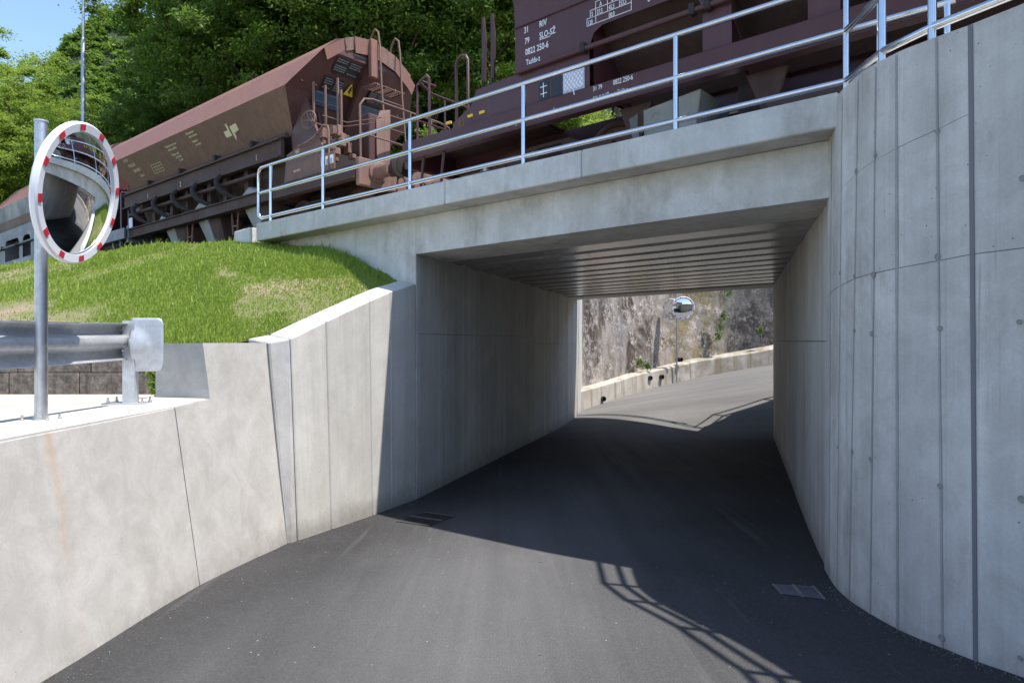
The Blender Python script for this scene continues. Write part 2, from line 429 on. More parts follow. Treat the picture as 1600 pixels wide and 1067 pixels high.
# ------------------------------------------------------------------ ground sheets
def grid(name, xs, ys, zf, mat, kind='structure', smooth=True):
    vs = [(x, y, zf(x, y)) for y in ys for x in xs]; nx = len(xs)
    fs = [(j*nx+i, j*nx+i+1, (j+1)*nx+i+1, (j+1)*nx+i) for j in range(len(ys)-1) for i in range(nx-1)]
    mb = MB(); mb.v = vs; mb.f = fs
    return tag(mb.build(name, mat, smooth=smooth), kind=kind)
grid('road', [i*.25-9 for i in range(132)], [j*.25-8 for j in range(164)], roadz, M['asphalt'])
g_ = MB(); g_.add([(-900, -900, -.6), (900, -900, -.6), (900, 900, -.6), (-900, 900, -.6)], [(0, 1, 2, 3)])
tag(g_.build('ground', M['forest_floor']), kind='structure')

# paved ground behind the low wall on the left
pv = MB(); pv.add([(-3.55, -6, 1.675), (-3.50, 5.6, 1.675), (-3.55, 8.6, 1.70), (-14, 8.6, 1.70), (-14, -6, 1.675)], [(0, 1, 2, 3, 4)])
tag(pv.build('pavement', M['paving']), kind='structure')

# ------------------------------------------------------------------ embankment (ruled surface from wall tops to the track)
BOT = [(-26, 10.2, 2.6), (-14, 8.7, 2.20), (-8, 8.15, 2.2), (-5.6, 8.05, 2.2), (-4.1, 8.0, 2.24), (-3.35, 7.95, 2.27), (-2.95, 8.15, 2.34), (-2.55, 8.9, 2.66), (-2.15, 9.6, 2.95), (-1.62, 10.25, 3.16)]
TOPL = [(-26, 28.5, 4.4), (-19.5, 22.9, 4.35), (-15.5, 19.9, 4.36), (-12.2, 17.3, 4.30), (-9.6, 15.4, 4.22), (-7.9, 14.2, 4.21), (-6.3, 13.1, 4.17), (-4.55, 12.55, 4.10), (-3.2, 11.45, 3.82), (-1.78, 10.32, 3.24)]
def lerp3(a, b, t): return tuple(a[i]+(b[i]-a[i])*t for i in range(3))
def pl(P, t):
    k = t*(len(P)-1); i = min(int(k), len(P)-2); return lerp3(P[i], P[i+1], k-i)
from mathutils import noise as mn
def emb(s, t):
    a, b = pl(BOT, s), pl(TOPL, s); p = lerp3(a, b, t)
    env = math.sin(math.pi*t)
    bul = .16*env*(1 if s < .75 else max(0, (1-s)/.25))
    nz = mn.noise(Vector((p[0]*.6, p[1]*.6, 3)))*.16*env
    return (p[0], p[1], p[2]+bul+nz)
NS, NT_ = 90, 26
mb = MB()
mb.v = [emb(i/NS, j/NT_) for j in range(NT_+1) for i in range(NS+1)]
mb.f = [(j*(NS+1)+i, j*(NS+1)+i+1, (j+1)*(NS+1)+i+1, (j+1)*(NS+1)+i) for j in range(NT_) for i in range(NS)]
tag(mb.build('embankment', M['soil'], smooth=True), kind='structure')

# track bed: ballast on both sides and over the bridge
tb = MB()
tb.add([tuple(br(-45, .35, 4.15-.5)), tuple(br(-45, 9.3, 3.65)), tuple(br(30, 9.3, 4.15)), tuple(br(30, .35, 4.15))], [(0, 3, 2, 1)])
tag(tb.build('track_bed', M['ballast']), kind='structure')
# plateau behind the curved right wall
pt = MB()
pt.add([(2.98, 6.25, 4.30), (2.95, 5.5, 4.30), (2.98, 5.1, 4.30), (3.2, 4.5, 4.30), (3.45, 3.9, 4.30), (3.5, -8, 4.30), (40, -8, 4.30), (40, -14, 4.30), (60, -30, 4.3), (60, 4, 4.3), tuple(br(12, .3, 4.3))], [tuple(range(11))])
tag(pt.build('plateau', M['ballast']), kind='structure')

# ------------------------------------------------------------------ the bridge
bridge = thing('railway_bridge', (A.x, A.y, 0), 'grey concrete railway bridge spanning the dark road underpass', 'bridge')
def bw(mb, name, mat, **k): return mb.build(name, mat, bridge, world=True, **k)
def bbox(u0, u1, n0, n1, z0, z1, gr=GR):
    m = MB()
    b = [br(u0, n0, z0+gr*u0), br(u1, n0, z0+gr*u1), br(u1, n1, z0+gr*u1), br(u0, n1, z0+gr*u0)]
    t = [br(u0, n0, z1+gr*u0), br(u1, n0, z1+gr*u1), br(u1, n1, z1+gr*u1), br(u0, n1, z1+gr*u0)]
    return m.hexa(b, t)
UR = 5.80
# face beam over the opening, and its return to the left over the embankment
m = MB(); m.hexa([br(0, 0, 3.574), br(UR+.2, 0, 3.574+GR*UR), br(UR+.2, 1.0, 3.574+GR*UR), br(-.43, 1.0, 3.570)], [br(0, 0, 4.11), br(UR+.2, 0, 4.11+GR*UR), br(UR+.2, 1.0, 4.11+GR*UR), br(-.43, 1.0, 4.105)])
bw(m, 'face_beam', M['conc_bridge'])
m = MB()
m.hexa([br(-4.6, 0, 3.2), br(-.004, 0, 3.2), br(-.26, .6, 3.2), br(-4.6, .6, 3.2)], [br(-4.6, 0, 4.075), br(-.004, 0, 4.11), br(-.26, .6, 4.11), br(-4.6, .6, 4.075)])
m.hexa([br(-1.2, .002, 0), br(-.004, .002, 0), br(-.26, .6, 0), br(-1.2, .6, 0)], [br(-1.2, .002, 3.2), br(-.004, .002, 3.2), br(-.26, .6, 3.2), br(-1.2, .6, 3.2)])
bw(m, 'side_beam', M['conc_bridge'])
# coping in three cast lengths
cuts = [-3.73, .93, 3.1, UR]
for a_, b_ in zip(cuts, cuts[1:]):
    bw(bbox(a_+.003, b_-.003, -.35, .42, 4.115, 4.425), 'coping', M['conc_bridge'], bevel=.012)
bw(bbox(UR, 14, -.1, .42, 4.1, 4.40), 'coping', M['conc_bridge'])
# far side
bw(bbox(-4.6, 3.2, 8.95, 9.95, 3.574, 4.11), 'face_beam', M['conc_bridge'])
bw(bbox(-7.5, 2.6, 9.5, 10.25, 4.16, 4.47), 'coping', M['conc_bridge'])
# deck slab above the girders
bw(bbox(-4.2, 6.4, 1.0, 8.95, 3.66, 3.9), 'deck_slab', M['conc_bridge'])
# girders: flange plates with recesses between, running from abutment to abutment
for k in range(11):
    n0 = 1.12 + k*.715
    gm = MB()
    u0 = -.2 - n0*.02 + n0/.933*(tw.dot(ub)) - .02
    w_ = 6.9
    def sect(n, z): return (n, z)
    prof = [(n0, 3.645), (n0+.03, 3.60), (n0+.40, 3.585), (n0+.43, 3.60), (n0+.46, 3.652), (n0+.43, 3.67), (n0+.03, 3.67)]
    gm.hexa([br(u0, p[0], p[1]+GR*u0) for p in prof], [br(u0+w_, p[0], p[1]+GR*(u0+w_)) for p in prof])
    bw(gm, 'girder', M['girder'])
# abutment walls as cast panels
def wall_panel(parent, p0, p1, z0, z1, thick, side, mat, gap=.003, top_gr=0, name='panel', proud=0., tv=None):
    """vertical slab between plan points p0 and p1; side=+1 puts the thickness to the left of p0->p1"""
    d = (p1-p0); L = d.length; d.normalize(); nn = Vector((-d.y, d.x, 0))*side
    a = p0 + d*gap - nn*proud; b = p1 - d*gap - nn*proud
    if tv is not None: nn = tv
    mb = MB()
    mb.hexa([(a.x, a.y, z0), (b.x, b.y, z0), (b.x+nn.x*thick, b.y+nn.y*thick, z0), (a.x+nn.x*thick, a.y+nn.y*thick, z0)],
            [(a.x, a.y, z1), (b.x, b.y, z1+top_gr*L), (b.x+nn.x*thick, b.y+nn.y*thick, z1+top_gr*L), (a.x+nn.x*thick, a.y+nn.y*thick, z1)])
    return mb.build(name, mat, parent, world=True, bevel=.004)
LEN = 10.66
la = thing('abutment_wall', (A.x, A.y, 0), 'shaded left side wall of the underpass, marked by vertical boards', 'wall')
TV = (nb*.06-ub).normalized()
ts = [.02, 1.1, 2.1, 3.1, 4.1, 5.15, 6.3, 7.3, 8.35, 9.5, LEN]
for i in range(len(ts)-1):
    zj = 2.41 if i < 6 else 2.24
    a_, b_ = A+tw*ts[i], A+tw*ts[i+1]; pr = rng.uniform(0, .004)
    wall_panel(la, a_, b_, -.3, zj, .5, 1, M['conc_tunnel'], .0025, proud=pr, tv=TV)
    wall_panel(la, a_, b_, zj+.006, 3.62, .5, 1, M['conc_tunnel'], .0025, proud=pr+.002, tv=TV)
mb = MB(); q = [A+tw*.6-Vector((.03, 0, 0)), A+tw*LEN-Vector((.03, 0, 0))]
mb.hexa([(q[0].x-.3, q[0].y+.05, -.3), (q[0].x, q[0].y+.05, -.3), (q[1].x, q[1].y-.02, -.3), (q[1].x-.3, q[1].y-.02, -.3)],
        [(q[0].x-.3, q[0].y+.05, 3.9), (q[0].x, q[0].y+.05, 3.9), (q[1].x, q[1].y-.02, 3.9), (q[1].x-.3, q[1].y-.02, 3.9)])
mb.build('backing', M['joint'], la, world=True)
# right side wall of the underpass
K0 = Vector((3.06, 6.62, 0)); ra_end = Vector((6.32, 16.5, 0))
ra = thing('abutment_wall', (K0.x, K0.y, 0), 'right side wall of the underpass between bridge edge and far exit', 'wall')
dr = (ra_end-K0); LR = dr.length; dr.normalize()
for i in range(11):
    a_, b_ = K0+dr*(LR*i/11), K0+dr*(LR*(i+1)/11); pr = rng.uniform(0, .004)
    zj = 2.30
    wall_panel(ra, a_, b_, -.3, zj, .5, -1, M['conc_tunnel'], .0025, proud=pr)
    wall_panel(ra, a_, b_, zj+.006, 3.66, .5, -1, M['conc_tunnel'], .0025, proud=pr+.002)
mb = MB()
mb.hexa([(K0.x+.16, K0.y+.3, -.3), (K0.x+.5, K0.y+.3, -.3), (ra_end.x+.4, ra_end.y-.05, -.3), (ra_end.x+.05, ra_end.y-.05, -.3)],
        [(K0.x+.16, K0.y+.3, 4.0), (K0.x+.5, K0.y+.3, 4.0), (ra_end.x+.4, ra_end.y-.05, 4.0), (ra_end.x+.05, ra_end.y-.05, 4.0)])
mb.build('backing', M['joint'], ra, world=True)

# ------------------------------------------------------------------ left wing wall
wing = thing('wing_wall', (-2.0, 8.9, 0), 'pale sunlit wing wall rising towards the bridge beside the grass', 'wall')
WB = [Vector((-2.44, 7.83, 0)), Vector((-2.20, 8.36, 0)), Vector((-1.84, 9.04, 0)), Vector((-1.66, 9.42, 0)), Vector((-1.402, 9.950, 0))]
WT = [(-2.565, 7.92, 2.335), (-2.29, 8.42, 2.55), (-1.885, 9.06, 2.84), (-1.68, 9.43, 2.985), (-1.402, 9.95, 3.14)]
nl = Vector((-.89, .45, 0))
def wing_panel(b0, b1, t0, t1, name='panel', mat=None, z0=-.3):
    m = MB(); th = .34
    B = [(b0.x, b0.y, z0), (b1.x, b1.y, z0), (b1.x+nl.x*th, b1.y+nl.y*th, z0), (b0.x+nl.x*th, b0.y+nl.y*th, z0)]
    T = [t0, t1, (t1[0]+nl.x*th, t1[1]+nl.y*th, t1[2]+.05), (t0[0]+nl.x*th, t0[1]+nl.y*th, t0[2]+.05)]
    return m.hexa(B, T).build(name, mat or M['conc_wing'], wing, world=True, bevel=.012)
def shr(p, q, g=.003):
    p = Vector(p); q = Vector(q); d = (q-p).normalized()*g; return p+d, q-d
for i in range(len(WB)-1):
    b0, b1 = shr(WB[i], WB[i+1]); t0, t1 = shr(WT[i], WT[i+1])
    wing_panel(b0, b1, tuple(t0), tuple(t1))
# grey end strip of the wing wall
wing_panel(Vector((-2.49, 7.70, 0)), Vector((-2.445, 7.822, 0)), (-2.80, 7.86, 2.285), (-2.57, 7.91, 2.33), 'end_strip', M['conc_right'])

# ------------------------------------------------------------------ smooth wall on the left with its low parapet
low = thing('retaining_wall', (-3.0, 6.5, 0), 'smooth pale concrete wall with rust streak, low part in the foreground', 'wall')
LB = [(-2.3, -5), (-2.62, 1.0), (-2.74, 3.0), (-2.77, 4.1), (-2.745, 5.2), (-2.7222, 6.0825)]
LTp = [(-2.75, -5, 1.68), (-2.98, 1.0, 1.68), (-3.07, 3.0, 1.68), (-3.10, 4.1, 1.69), (-3.085, 5.2, 1.69), (-3.0573, 6.1825, 1.699)]
def strip_wall(B, T, th, name, mat, topmat=None, sub=1):
    m = MB(); n = len(B)
    for i in range(n):
        bx, by = B[i]; tx, ty, tz = T[i]
        m.v += [(bx, by, -.3), (tx, ty, tz), (tx-th, ty+.1, tz), (tx-th, ty+.1, -.3)]
    for i in range(n-1):
        a, b = i*4, i*4+4
        for k in range(4): m.f.append((a+k, a+(k+1) % 4, b+(k+1) % 4, b+k))
    m.f += [(0, 1, 2, 3), tuple((n-1)*4+k for k in (3, 2, 1, 0))]
    return m
strip_wall(LB, LTp, .62, 'x', None).build('low_panel', [M['conc_smooth']], low, world=True, bevel=.003)
B2 = [(-2.722, 6.085), (-2.66, 6.75), (-2.56, 7.4), (-2.495, 7.693)]
T2 = [(-3.057, 6.185, 1.70), (-3.0, 6.72, 1.735)]
# right panel: low front bit then full height
def sw(f, z):
    """face of the right-hand part: f 0..1 from the joint to the end strip"""
    b = [(-2.722, 6.085), (-2.69, 6.40), (-2.665, 6.66), (-2.60, 7.15), (-2.53, 7.5), (-2.492, 7.698)]
    q = [(-3.057, 6.185), (-3.025, 6.45), (-2.998, 6.702), (-2.945, 7.15), (-2.885, 7.55), (-2.83, 7.86)]
    k = f*5; i = min(int(k), 4); k -= i
    bx, by = b[i][0]+(b[i+1][0]-b[i][0])*k, b[i][1]+(b[i+1][1]-b[i][1])*k
    tx, ty = q[i][0]+(q[i+1][0]-q[i][0])*k, q[i][1]+(q[i+1][1]-q[i][1])*k
    e = interp(f, [(.3, 1), (.5, 0)])           # the low part leans over its own height, the high part over its own
    g = 0
    hh = 1.72*e+2.285*(1-e); g = (z+.3)/(hh+.3)
    g = g+.06*math.sin(math.pi*min(1, g))*(1-e)
    return (bx+(tx-bx)*g, by+(ty-by)*g, z)
def face_grid(f0, f1, za, zb0, zb1, nf=10, nz=14):
    m = MB()
    for a in range(nf+1):
        f = f0+(f1-f0)*a/nf; zt = zb0+(zb1-zb0)*a/nf
        for c in range(nz+1): m.v.append(sw(f, za+(zt-za)*c/nz))
    for a in range(nf):
        for c in range(nz): m.f.append((a*(nz+1)+c, a*(nz+1)+c+1, (a+1)*(nz+1)+c+1, (a+1)*(nz+1)+c))
    n0 = len(m.v)
    for a in (0, nf):
        f = f0+(f1-f0)*a/nf
    # back and top
    tops = [m.v[a*(nz+1)+nz] for a in range(nf+1)]; bots = [m.v[a*(nz+1)] for a in range(nf+1)]
    for a in range(nf+1):
        t = tops[a]; m.v.append((t[0]-.62, t[1]+.30, t[2]-.005)); m.v.append((t[0]-.62, t[1]+.30, za))
    for a in range(nf):
        m.f.append((a*(nz+1)+nz, (a+1)*(nz+1)+nz, n0+2*a+2, n0+2*a)); m.f.append((n0+2*a, n0+2*a+2, n0+2*a+3, n0+2*a+1))
    m.f.append(tuple(c for c in range(nz+1))+(n0, n0+1)); m.f.append(tuple(nf*(nz+1)+c for c in range(nz, -1, -1))+(n0+2*nf+1, n0+2*nf))
    return m
fs_ = .4
m = face_grid(.002, fs_, -.3, 1.70, 1.735); m.build('low_panel', M['conc_smooth'], low, world=True, smooth=True)
m = face_grid(fs_, 1.0, -.3, 2.285, 2.285); m.build('high_panel', M['conc_smooth'], low, world=True, smooth=True)
# cement cap of the low wall
m = MB()
capL = [(-2.98, 1.0), (-3.07, 3.0), (-3.10, 4.1), (-3.085, 5.2), (-3.06, 6.17), (-3.003, 6.69)]
for i, (x, y) in enumerate(capL):
    z = 1.684 + (.02 if y > 3.5 else 0) + (.033 if y > 6.5 else 0) + .004
    m.v += [(x-.006, y+.002, z), (x-.60, y+.12, z+.004), (x-.60, y+.12, z-.05), (x-.006, y+.002, z-.04)]
for i in range(len(capL)-1):
    for k in range(4): m.f.append((i*4+k, i*4+(k+1) % 4, i*4+4+(k+1) % 4, i*4+4+k))
m.f += [(0, 1, 2, 3), tuple((len(capL)-1)*4+k for k in (3, 2, 1, 0))]
m.build('cement_cap', M['conc_top'], low, world=True)

# dark block wall behind the guard rail
bwall = thing('stone_block_wall', (-6, 8.0, 1.68), 'dark lichen stained block wall under the grass bank', 'wall')
for row in range(2):
    x = -12.0 - row*.4; z0 = 1.66+row*.285
    while x < -3.75:
        L = rng.uniform(.7, .95); x1 = min(x+L, -3.72)
        m = MB(); dy = rng.uniform(0, .015)
        m.box(x+.005, x1-.005, 7.83+dy, 8.3, z0, z0+.277)
        m.build('block', M['block'], bwall, world=True, bevel=.008)
        x = x1
MB().box(-12.4, -3.75, 7.87, 8.25, 1.65, 2.20).build('backing', M['joint'], bwall, world=True)

# concrete marker block at the left end of the bridge
MBk = MB(); c0 = br(-4.35, .05, 0)
MBk.hexa([br(-4.62, -.30, 3.6), br(-4.05, -.30, 3.6), br(-4.05, .35, 3.6), br(-4.62, .35, 3.6)], [br(-4.60, -.28, 4.33), br(-4.07, -.28, 4.36), br(-4.07, .33, 4.36), br(-4.60, .33, 4.33)])
tag(MBk.build('concrete_block', M['conc_bridge'], bevel=.012), 'short concrete end block in the grass beside the left end of the railing', 'block')

# ------------------------------------------------------------------ curved right wall
rw = thing('curved_retaining_wall', (3.0, 5.5, 0), 'tall curved board marked concrete wall right of the road', 'wall')
RB = [(3.05, 6.66), (2.895, 6.15), (2.83, 5.85), (2.80, 5.51), (2.84, 5.02), (2.95, 4.69), (3.035, 4.47), (3.16, 4.20), (3.27, 3.9), (3.36, 3.5), (3.4, 3.0), (3.4, 2.0), (3.3, 0), (3.2, -5)]
RT_ = [(3.03, 6.54), (2.865, 6.03), (2.82, 5.68), (2.79, 5.36), (2.83, 5.02), (2.93, 4.73), (3.02, 4.50), (3.17, 4.19), (3.275, 3.9), (3.36, 3.5), (3.4, 3.0), (3.4, 2.0), (3.3, 0), (3.2, -5)]
def cat(P, t):
    k = t; i = max(0, min(int(k), len(P)-2)); f = k-i
    p0 = P[max(i-1, 0)]; p1 = P[i]; p2 = P[i+1]; p3 = P[min(i+2, len(P)-1)]
    return tuple(.5*((2*p1[j])+(-p0[j]+p2[j])*f+(2*p0[j]-5*p1[j]+4*p2[j]-p3[j])*f*f+(-p0[j]+3*p1[j]-3*p2[j]+p3[j])*f**3) for j in (0, 1))
def topz(t): return interp(t, [(0, 4.43), (1, 4.455), (2, 4.46), (4, 4.42), (6, 4.385), (13, 4.38)])
seams = [0, .62, 1.5, 2.55, 3.35, 4.0, 5.05, 6.0, 7.05, 8.2, 9.4, 10.6, 12, 13]
tie_m = MB().lathe([(.031, -.002), (.027, .0025), (.021, .001), (.018, -.0035), (.0001, -.0045)], (0, 0, 0), (0, 0, 1), 12).mesh('tie_hole', M['tie'])
def wall_pt(t, z):
    b = cat(RB, t); q = cat(RT_, t); tz = topz(t); f = (z)/tz
    return Vector((b[0]+(q[0]-b[0])*f, b[1]+(q[1]-b[1])*f, z))
def wall_nrm(t):
    a = cat(RB, max(0, t-.05)); b = cat(RB, t+.05); d = Vector((b[0]-a[0], b[1]-a[1], 0)).normalized()
    return Vector((d.y, -d.x, 0)) if Vector((d.y, -d.x, 0)).x < 0 else Vector((-d.y, d.x, 0))
def rpanel(t0, t1, za0, za1, zb0, zb1, proud):
    m = MB(); n = 5; g = .0035/max(.2, (Vector(cat(RB, t1))-Vector(cat(RB, t0))).length)*(t1-t0)
    for i in range(n):
        f = i/(n-1); t = (t0+g)+(t1-t0-2*g)*f; nr = wall_nrm(t)
        z0 = za0+(za1-za0)*f; z1 = zb0+(zb1-zb0)*f
        a = wall_pt(t, z0)+nr*proud; b = wall_pt(t, z1)+nr*proud
        a2 = wall_pt(t, z0)-nr*.3; b2 = wall_pt(t, z1)-nr*.3
        m.v += [tuple(a), tuple(b), tuple(b2), tuple(a2)]
    for i in range(n-1):
        for k in range(4): m.f.append((i*4+k, i*4+(k+1) % 4, i*4+4+(k+1) % 4, i*4+4+k))
    m.f += [(0, 1, 2, 3), tuple((n-1)*4+k for k in (3, 2, 1, 0))]
    return m.build('panel', M['conc_right'], rw, world=True, smooth=True)
for i in range(len(seams)-1):
    t0, t1 = seams[i], seams[i+1]
    zj0 = interp(t0, [(0, 2.72), (2, 2.80), (6, 2.87), (13, 2.9)]); zj1 = interp(t1, [(0, 2.72), (2, 2.80), (6, 2.87), (13, 2.9)])
    pr = rng.uniform(0, .006)
    rpanel(t0, t1, -.3, -.3, zj0, zj1, pr)
    if t0 < 6.0:
        zk0, zk1 = interp(t0, [(0, 3.55), (6, 3.80)]), interp(t1, [(0, 3.55), (6, 3.80)])
        rpanel(t0, t1, zj0+.005, zj1+.005, zk0, zk1, pr+rng.uniform(-.002, .002))
        rpanel(t0, t1, zk0+.003, zk1+.003, topz(t0), topz(t1), pr+rng.uniform(-.002, .002))
    else: rpanel(t0, t1, zj0+.005, zj1+.005, topz(t0), topz(t1), pr+rng.uniform(-.003, .003))
    if i and i != 7:
        sm_ = MB(); wv = .022 if i % 2 else .015
        for q in range(19):
            z = min(q*.25-.1, topz(t0)-.003); nr = wall_nrm(t0); dd = Vector((nr.y, -nr.x, 0))*(wv*(.75+.5*rng.random())/2)
            c_ = wall_pt(t0, z); sm_.v += [tuple(c_+nr*.0078-dd), tuple(c_+nr*.0078+dd), tuple(c_-nr*.02+dd), tuple(c_-nr*.02-dd)]
        for q in range(18):
            for k in range(4): sm_.f.append((q*4+k, q*4+(k+1) % 4, q*4+4+(k+1) % 4, q*4+4+k))
        sm_.build('seam', M['seam'], rw, world=True)
# tie holes in rows near the board seams
for t, zs in ((2.55, (1.40, 2.37, 2.83, 3.69)), (3.35, (1.38, 2.37, 2.84, 3.70)), (5.05, (.30, 1.33, 2.37, 2.86, 3.77)), (6.9, (.35, 1.32, 2.40, 3.31)), (7.15, (2.38, 3.35)), (1.5, (1.4, 2.9))):
    for z in zs:
        tt = t+rng.uniform(-.03, .03); nr = wall_nrm(tt); p = wall_pt(tt, z+rng.uniform(-.03, .03))+nr*.0115
        o = put(tie_m, 'tie_hole', rw, p-Vector(rw.location), nr.to_track_quat('Z', 'Y').to_euler(), (rng.uniform(.5, .85),)*3)
# dark expansion joint
m = MB()
for z in [i*.25 for i in range(-1, 19)]:
    z = min(z, topz(6)-.002); nr = wall_nrm(6.0); a = wall_pt(5.965, z); b = wall_pt(6.065, z)
    m.v += [tuple(a+nr*.0085), tuple(b+nr*.0085), tuple(b-nr*.05), tuple(a-nr*.05)]
for i in range(19):
    for k in range(4): m.f.append((i*4+k, i*4+(k+1) % 4, i*4+4+(k+1) % 4, i*4+4+k))
m.build('expansion_joint', M['joint'], rw, world=True)
# backing just behind the panels
m = MB()
for i in range(27):
    t = i*.5; nr = wall_nrm(min(t, 12.9)); a = wall_pt(t, -.3)-nr*.02; b = wall_pt(t, topz(t)-.05)-nr*.02
    m.v += [tuple(a), tuple(b), tuple(b-nr*.2), tuple(a-nr*.2)]
for i in range(26):
    for k in range(4): m.f.append((i*4+k, i*4+(k+1) % 4, i*4+4+(k+1) % 4, i*4+4+k))
m.build('backing', M['joint'], rw, world=True)

# far side: wall curving right out of the underpass, wing wall on the left
fw = thing('far_wing_wall', (6.3, 16.5, 0), 'curving wall beyond the right side of the underpass', 'wall')
FW = [(6.325, 16.505), (6.75, 17.25), (7.6, 18.0), (8.9, 18.65), (11, 19.2), (16, 19.8)]
for (x0, y0), (x1, y1) in zip(FW, FW[1:]):
    wall_panel(fw, Vector((x0, y0, 0)), Vector((x1, y1, 0)), -.3, 4.5, .4, -1, M['conc_right'])
E0 = A+tw*LEN
fl = thing('far_wing_wall', (E0.x, E0.y, 0), 'bright sunlit wing wall beyond the left side of the underpass', 'wall')
wall_panel(fl, E0+Vector((.012, .012, 0)), Vector((2.235, 21.75, 0)), -.3, 4.0, .4, 1, M['conc_wing'])

# ------------------------------------------------------------------ old stone wall beyond the underpass
ow = thing('old_stone_wall', (6, 25, 0), 'old weathered wall beyond the underpass, blotchy with dark lichen and moss', 'wall')
OW = [(.4, 20.0), (1.6, 21.0), (2.26, 21.9), (3.25, 23.2), (4.3, 24.4), (5.5, 25.4), (6.9, 26.1), (8.4, 26.45), (10.1, 26.6), (12.5, 26.5), (16, 25.8), (22, 24)]
m = MB(); nx, nz = 150, 56
for j in range(nz+1):
    for i in range(nx+1):
        t = i/nx*(len(OW)-1.001); x, y = cat(OW, t); z = -.2+j/nz*6.8
        d = Vector((0, 0, 0)); nn = mn.fractal(Vector((x*.9, y*.9, z*.9)), 1, 2, 5)*.075+mn.noise(Vector((x*3.5, y*3.5, z*3.5)))*.035
        if 8.1 < x < 9.0: nn -= .25*sm((x-8.1)/.3)
        elif x >= 9: nn -= .25
        m.v.append((x-.5*nn, y+.15+z*.06+.86*nn*-1, z))
for j in range(nz):
    for i in range(nx): m.f.append((j*(nx+1)+i, j*(nx+1)+i+1, (j+1)*(nx+1)+i+1, (j+1)*(nx+1)+i))
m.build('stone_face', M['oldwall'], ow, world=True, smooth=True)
m = MB(); N = 70
for i in range(N+1):
    t = i/N*(len(OW)-1.001); x, y = cat(OW, t); z = roadz(x, y); hgt = .66+.05*mn.noise(Vector((x*.5, 0, 0)))+.012*mn.noise(Vector((x*4, 3, 0)))
    fr = .012*mn.noise(Vector((x*2, 1, 0)))
    m.v += [(x+.20, y-.18, z-.3), (x+.175+fr, y-.155-fr, z+hgt-.05), (x+.14, y-.10, z+hgt), (x-.2, y+.3, z+hgt+.03)]
for i in range(N):
    for k in range(3): m.f.append((i*4+k, i*4+k+1, i*4+5+k, i*4+4+k))
m.build('plinth', M['plinth'], ow, world=True, smooth=True)
for (x, y, z) in ((2.95, 22.45, .42), (4.95, 24.75, .98), (5.45, 25.1, 1.0), (6.25, 25.55, 1.62)):
    mb = MB(); d = Vector((.55, -.83, 0)).normalized()
    mb.lathe([(.085, -.1), (.085, .13), (.065, .13), (.06, .0)], (x, y, z), d, 14)
    mb.build('weep_hole', M['dark'], ow, world=True, smooth=True)

# ------------------------------------------------------------------ drainage: manhole and grates
mh = thing('manhole_cover', (2.93, 12.43, 0), 'round cast iron manhole cover with slots inside the underpass', 'manhole cover')
MB().lathe([(.35, -.02), (.35, .005), (.30, .006), (.30, .001)], (0, 0, 0), (0, 0, 1), 28).build('frame', M['iron'], mh)
MB().lathe([(.29, -.02), (.29, .003), (.01, .003)], (0, 0, 0), (0, 0, 1), 28).build('lid', M['iron'], mh)
for k in range(-6, 7):
    L = math.sqrt(max(0, .26**2-(k*.04)**2)); MB().box(k*.04-.009, k*.04+.009, -L, L, .003, .008).build('slat', M['iron'], mh)
def grate(name, corners, nb_, sag, label, mat, z=.006, mid=True):
    c = sum((Vector((x, y, 0)) for x, y in corners), Vector())/4
    base = roadz(c.x, c.y)
    g = thing(name, (c.x, c.y, base), label, 'drain grate')
    P = [Vector((x, y, 0))-Vector((c.x, c.y, 0)) for x, y in corners]
    def q(a, b):
        p = P[0].lerp(P[1], a).lerp(P[3].lerp(P[2], a), b); wz = roadz(p.x+c.x, p.y+c.y)-base
        return p+Vector((0, 0, wz-sag*math.sin(math.pi*a)+z))
    for i in range(nb_+1):
        f = i/nb_
        MB().tube([q(k/8, f) for k in range(9)], .0032, 5).build('bar', mat, g)
    for a in ((0, .5, 1) if mid else (0, 1)):
        MB().tube([q(a, k/4) for k in range(5)], .011 if a != .5 else .016, 5).build('frame', mat, g)
    MBp = MB(); MBp.v = [tuple(q(a/4, b/4)-Vector((0, 0, .003+z*.5))) for b in range(5) for a in range(5)]
    MBp.f = [(j*5+i, j*5+i+1, j*5+6+i, j*5+5+i) for j in range(4) for i in range(4)]
    MBp.build('pit', M['dark'], g)
    return g
def groundpt(px, py, z): Y = 1067*(2.3-z)/(py-533.5); return ((px-800)/1067*Y, Y)
grate('drain_grate', [(2.33, 6.09), (2.66, 6.03), (2.60, 5.68), (2.30, 5.83)], 8, .0, 'bright worn steel drain grate at the foot of the curved wall', M['worn'], z=.010)
grate('drain_grate', [(-1.47, 8.72), (-1.18, 9.18), (-.76, 8.96), (-1.02, 8.50)], 16, 0, 'dark square drain grate on the shadow edge by the left wall', M['iron'], z=.008)

# ------------------------------------------------------------------ railings
def railing_from(name, label, pts, posts, zr, parent=None, r=.030, end_loop=None, base=None, tops=None):
    """pts: plan path with base heights; rails at zr above it"""
    P0 = Vector(pts[0])
    g = thing(name, tuple(P0), label, 'railing')
    for h in zr:
        MB().tube([Vector(p)+Vector((0, 0, h))-P0 for p in pts], r, 12).build('rail', M['galv'], g, smooth=True)
    for p in posts:
        p = Vector(p); MB().tube([p-P0, p-P0+Vector((0, 0, zr[-1]-.012))], r*.98, 12).build('post', M['galv'], g, smooth=True)
    return g
zb = 4.425
bp = [tuple(br(u, -.2, zb+GR*u)) for u in (-3.5, 5.9)]
g = railing_from('bridge_railing', 'galvanised three rail tube railing along the bridge edge in front of the wagons', [bp[0], tuple(br(6.66, -.2, zb+GR*6.66))], [br(u, -.2, zb+GR*u-.01) for u in (-3.50, -1.968, .096, 2.151, 4.182, 6.1, 6.6)], (.13, .58, 1.03))
P0 = Vector(g.location)
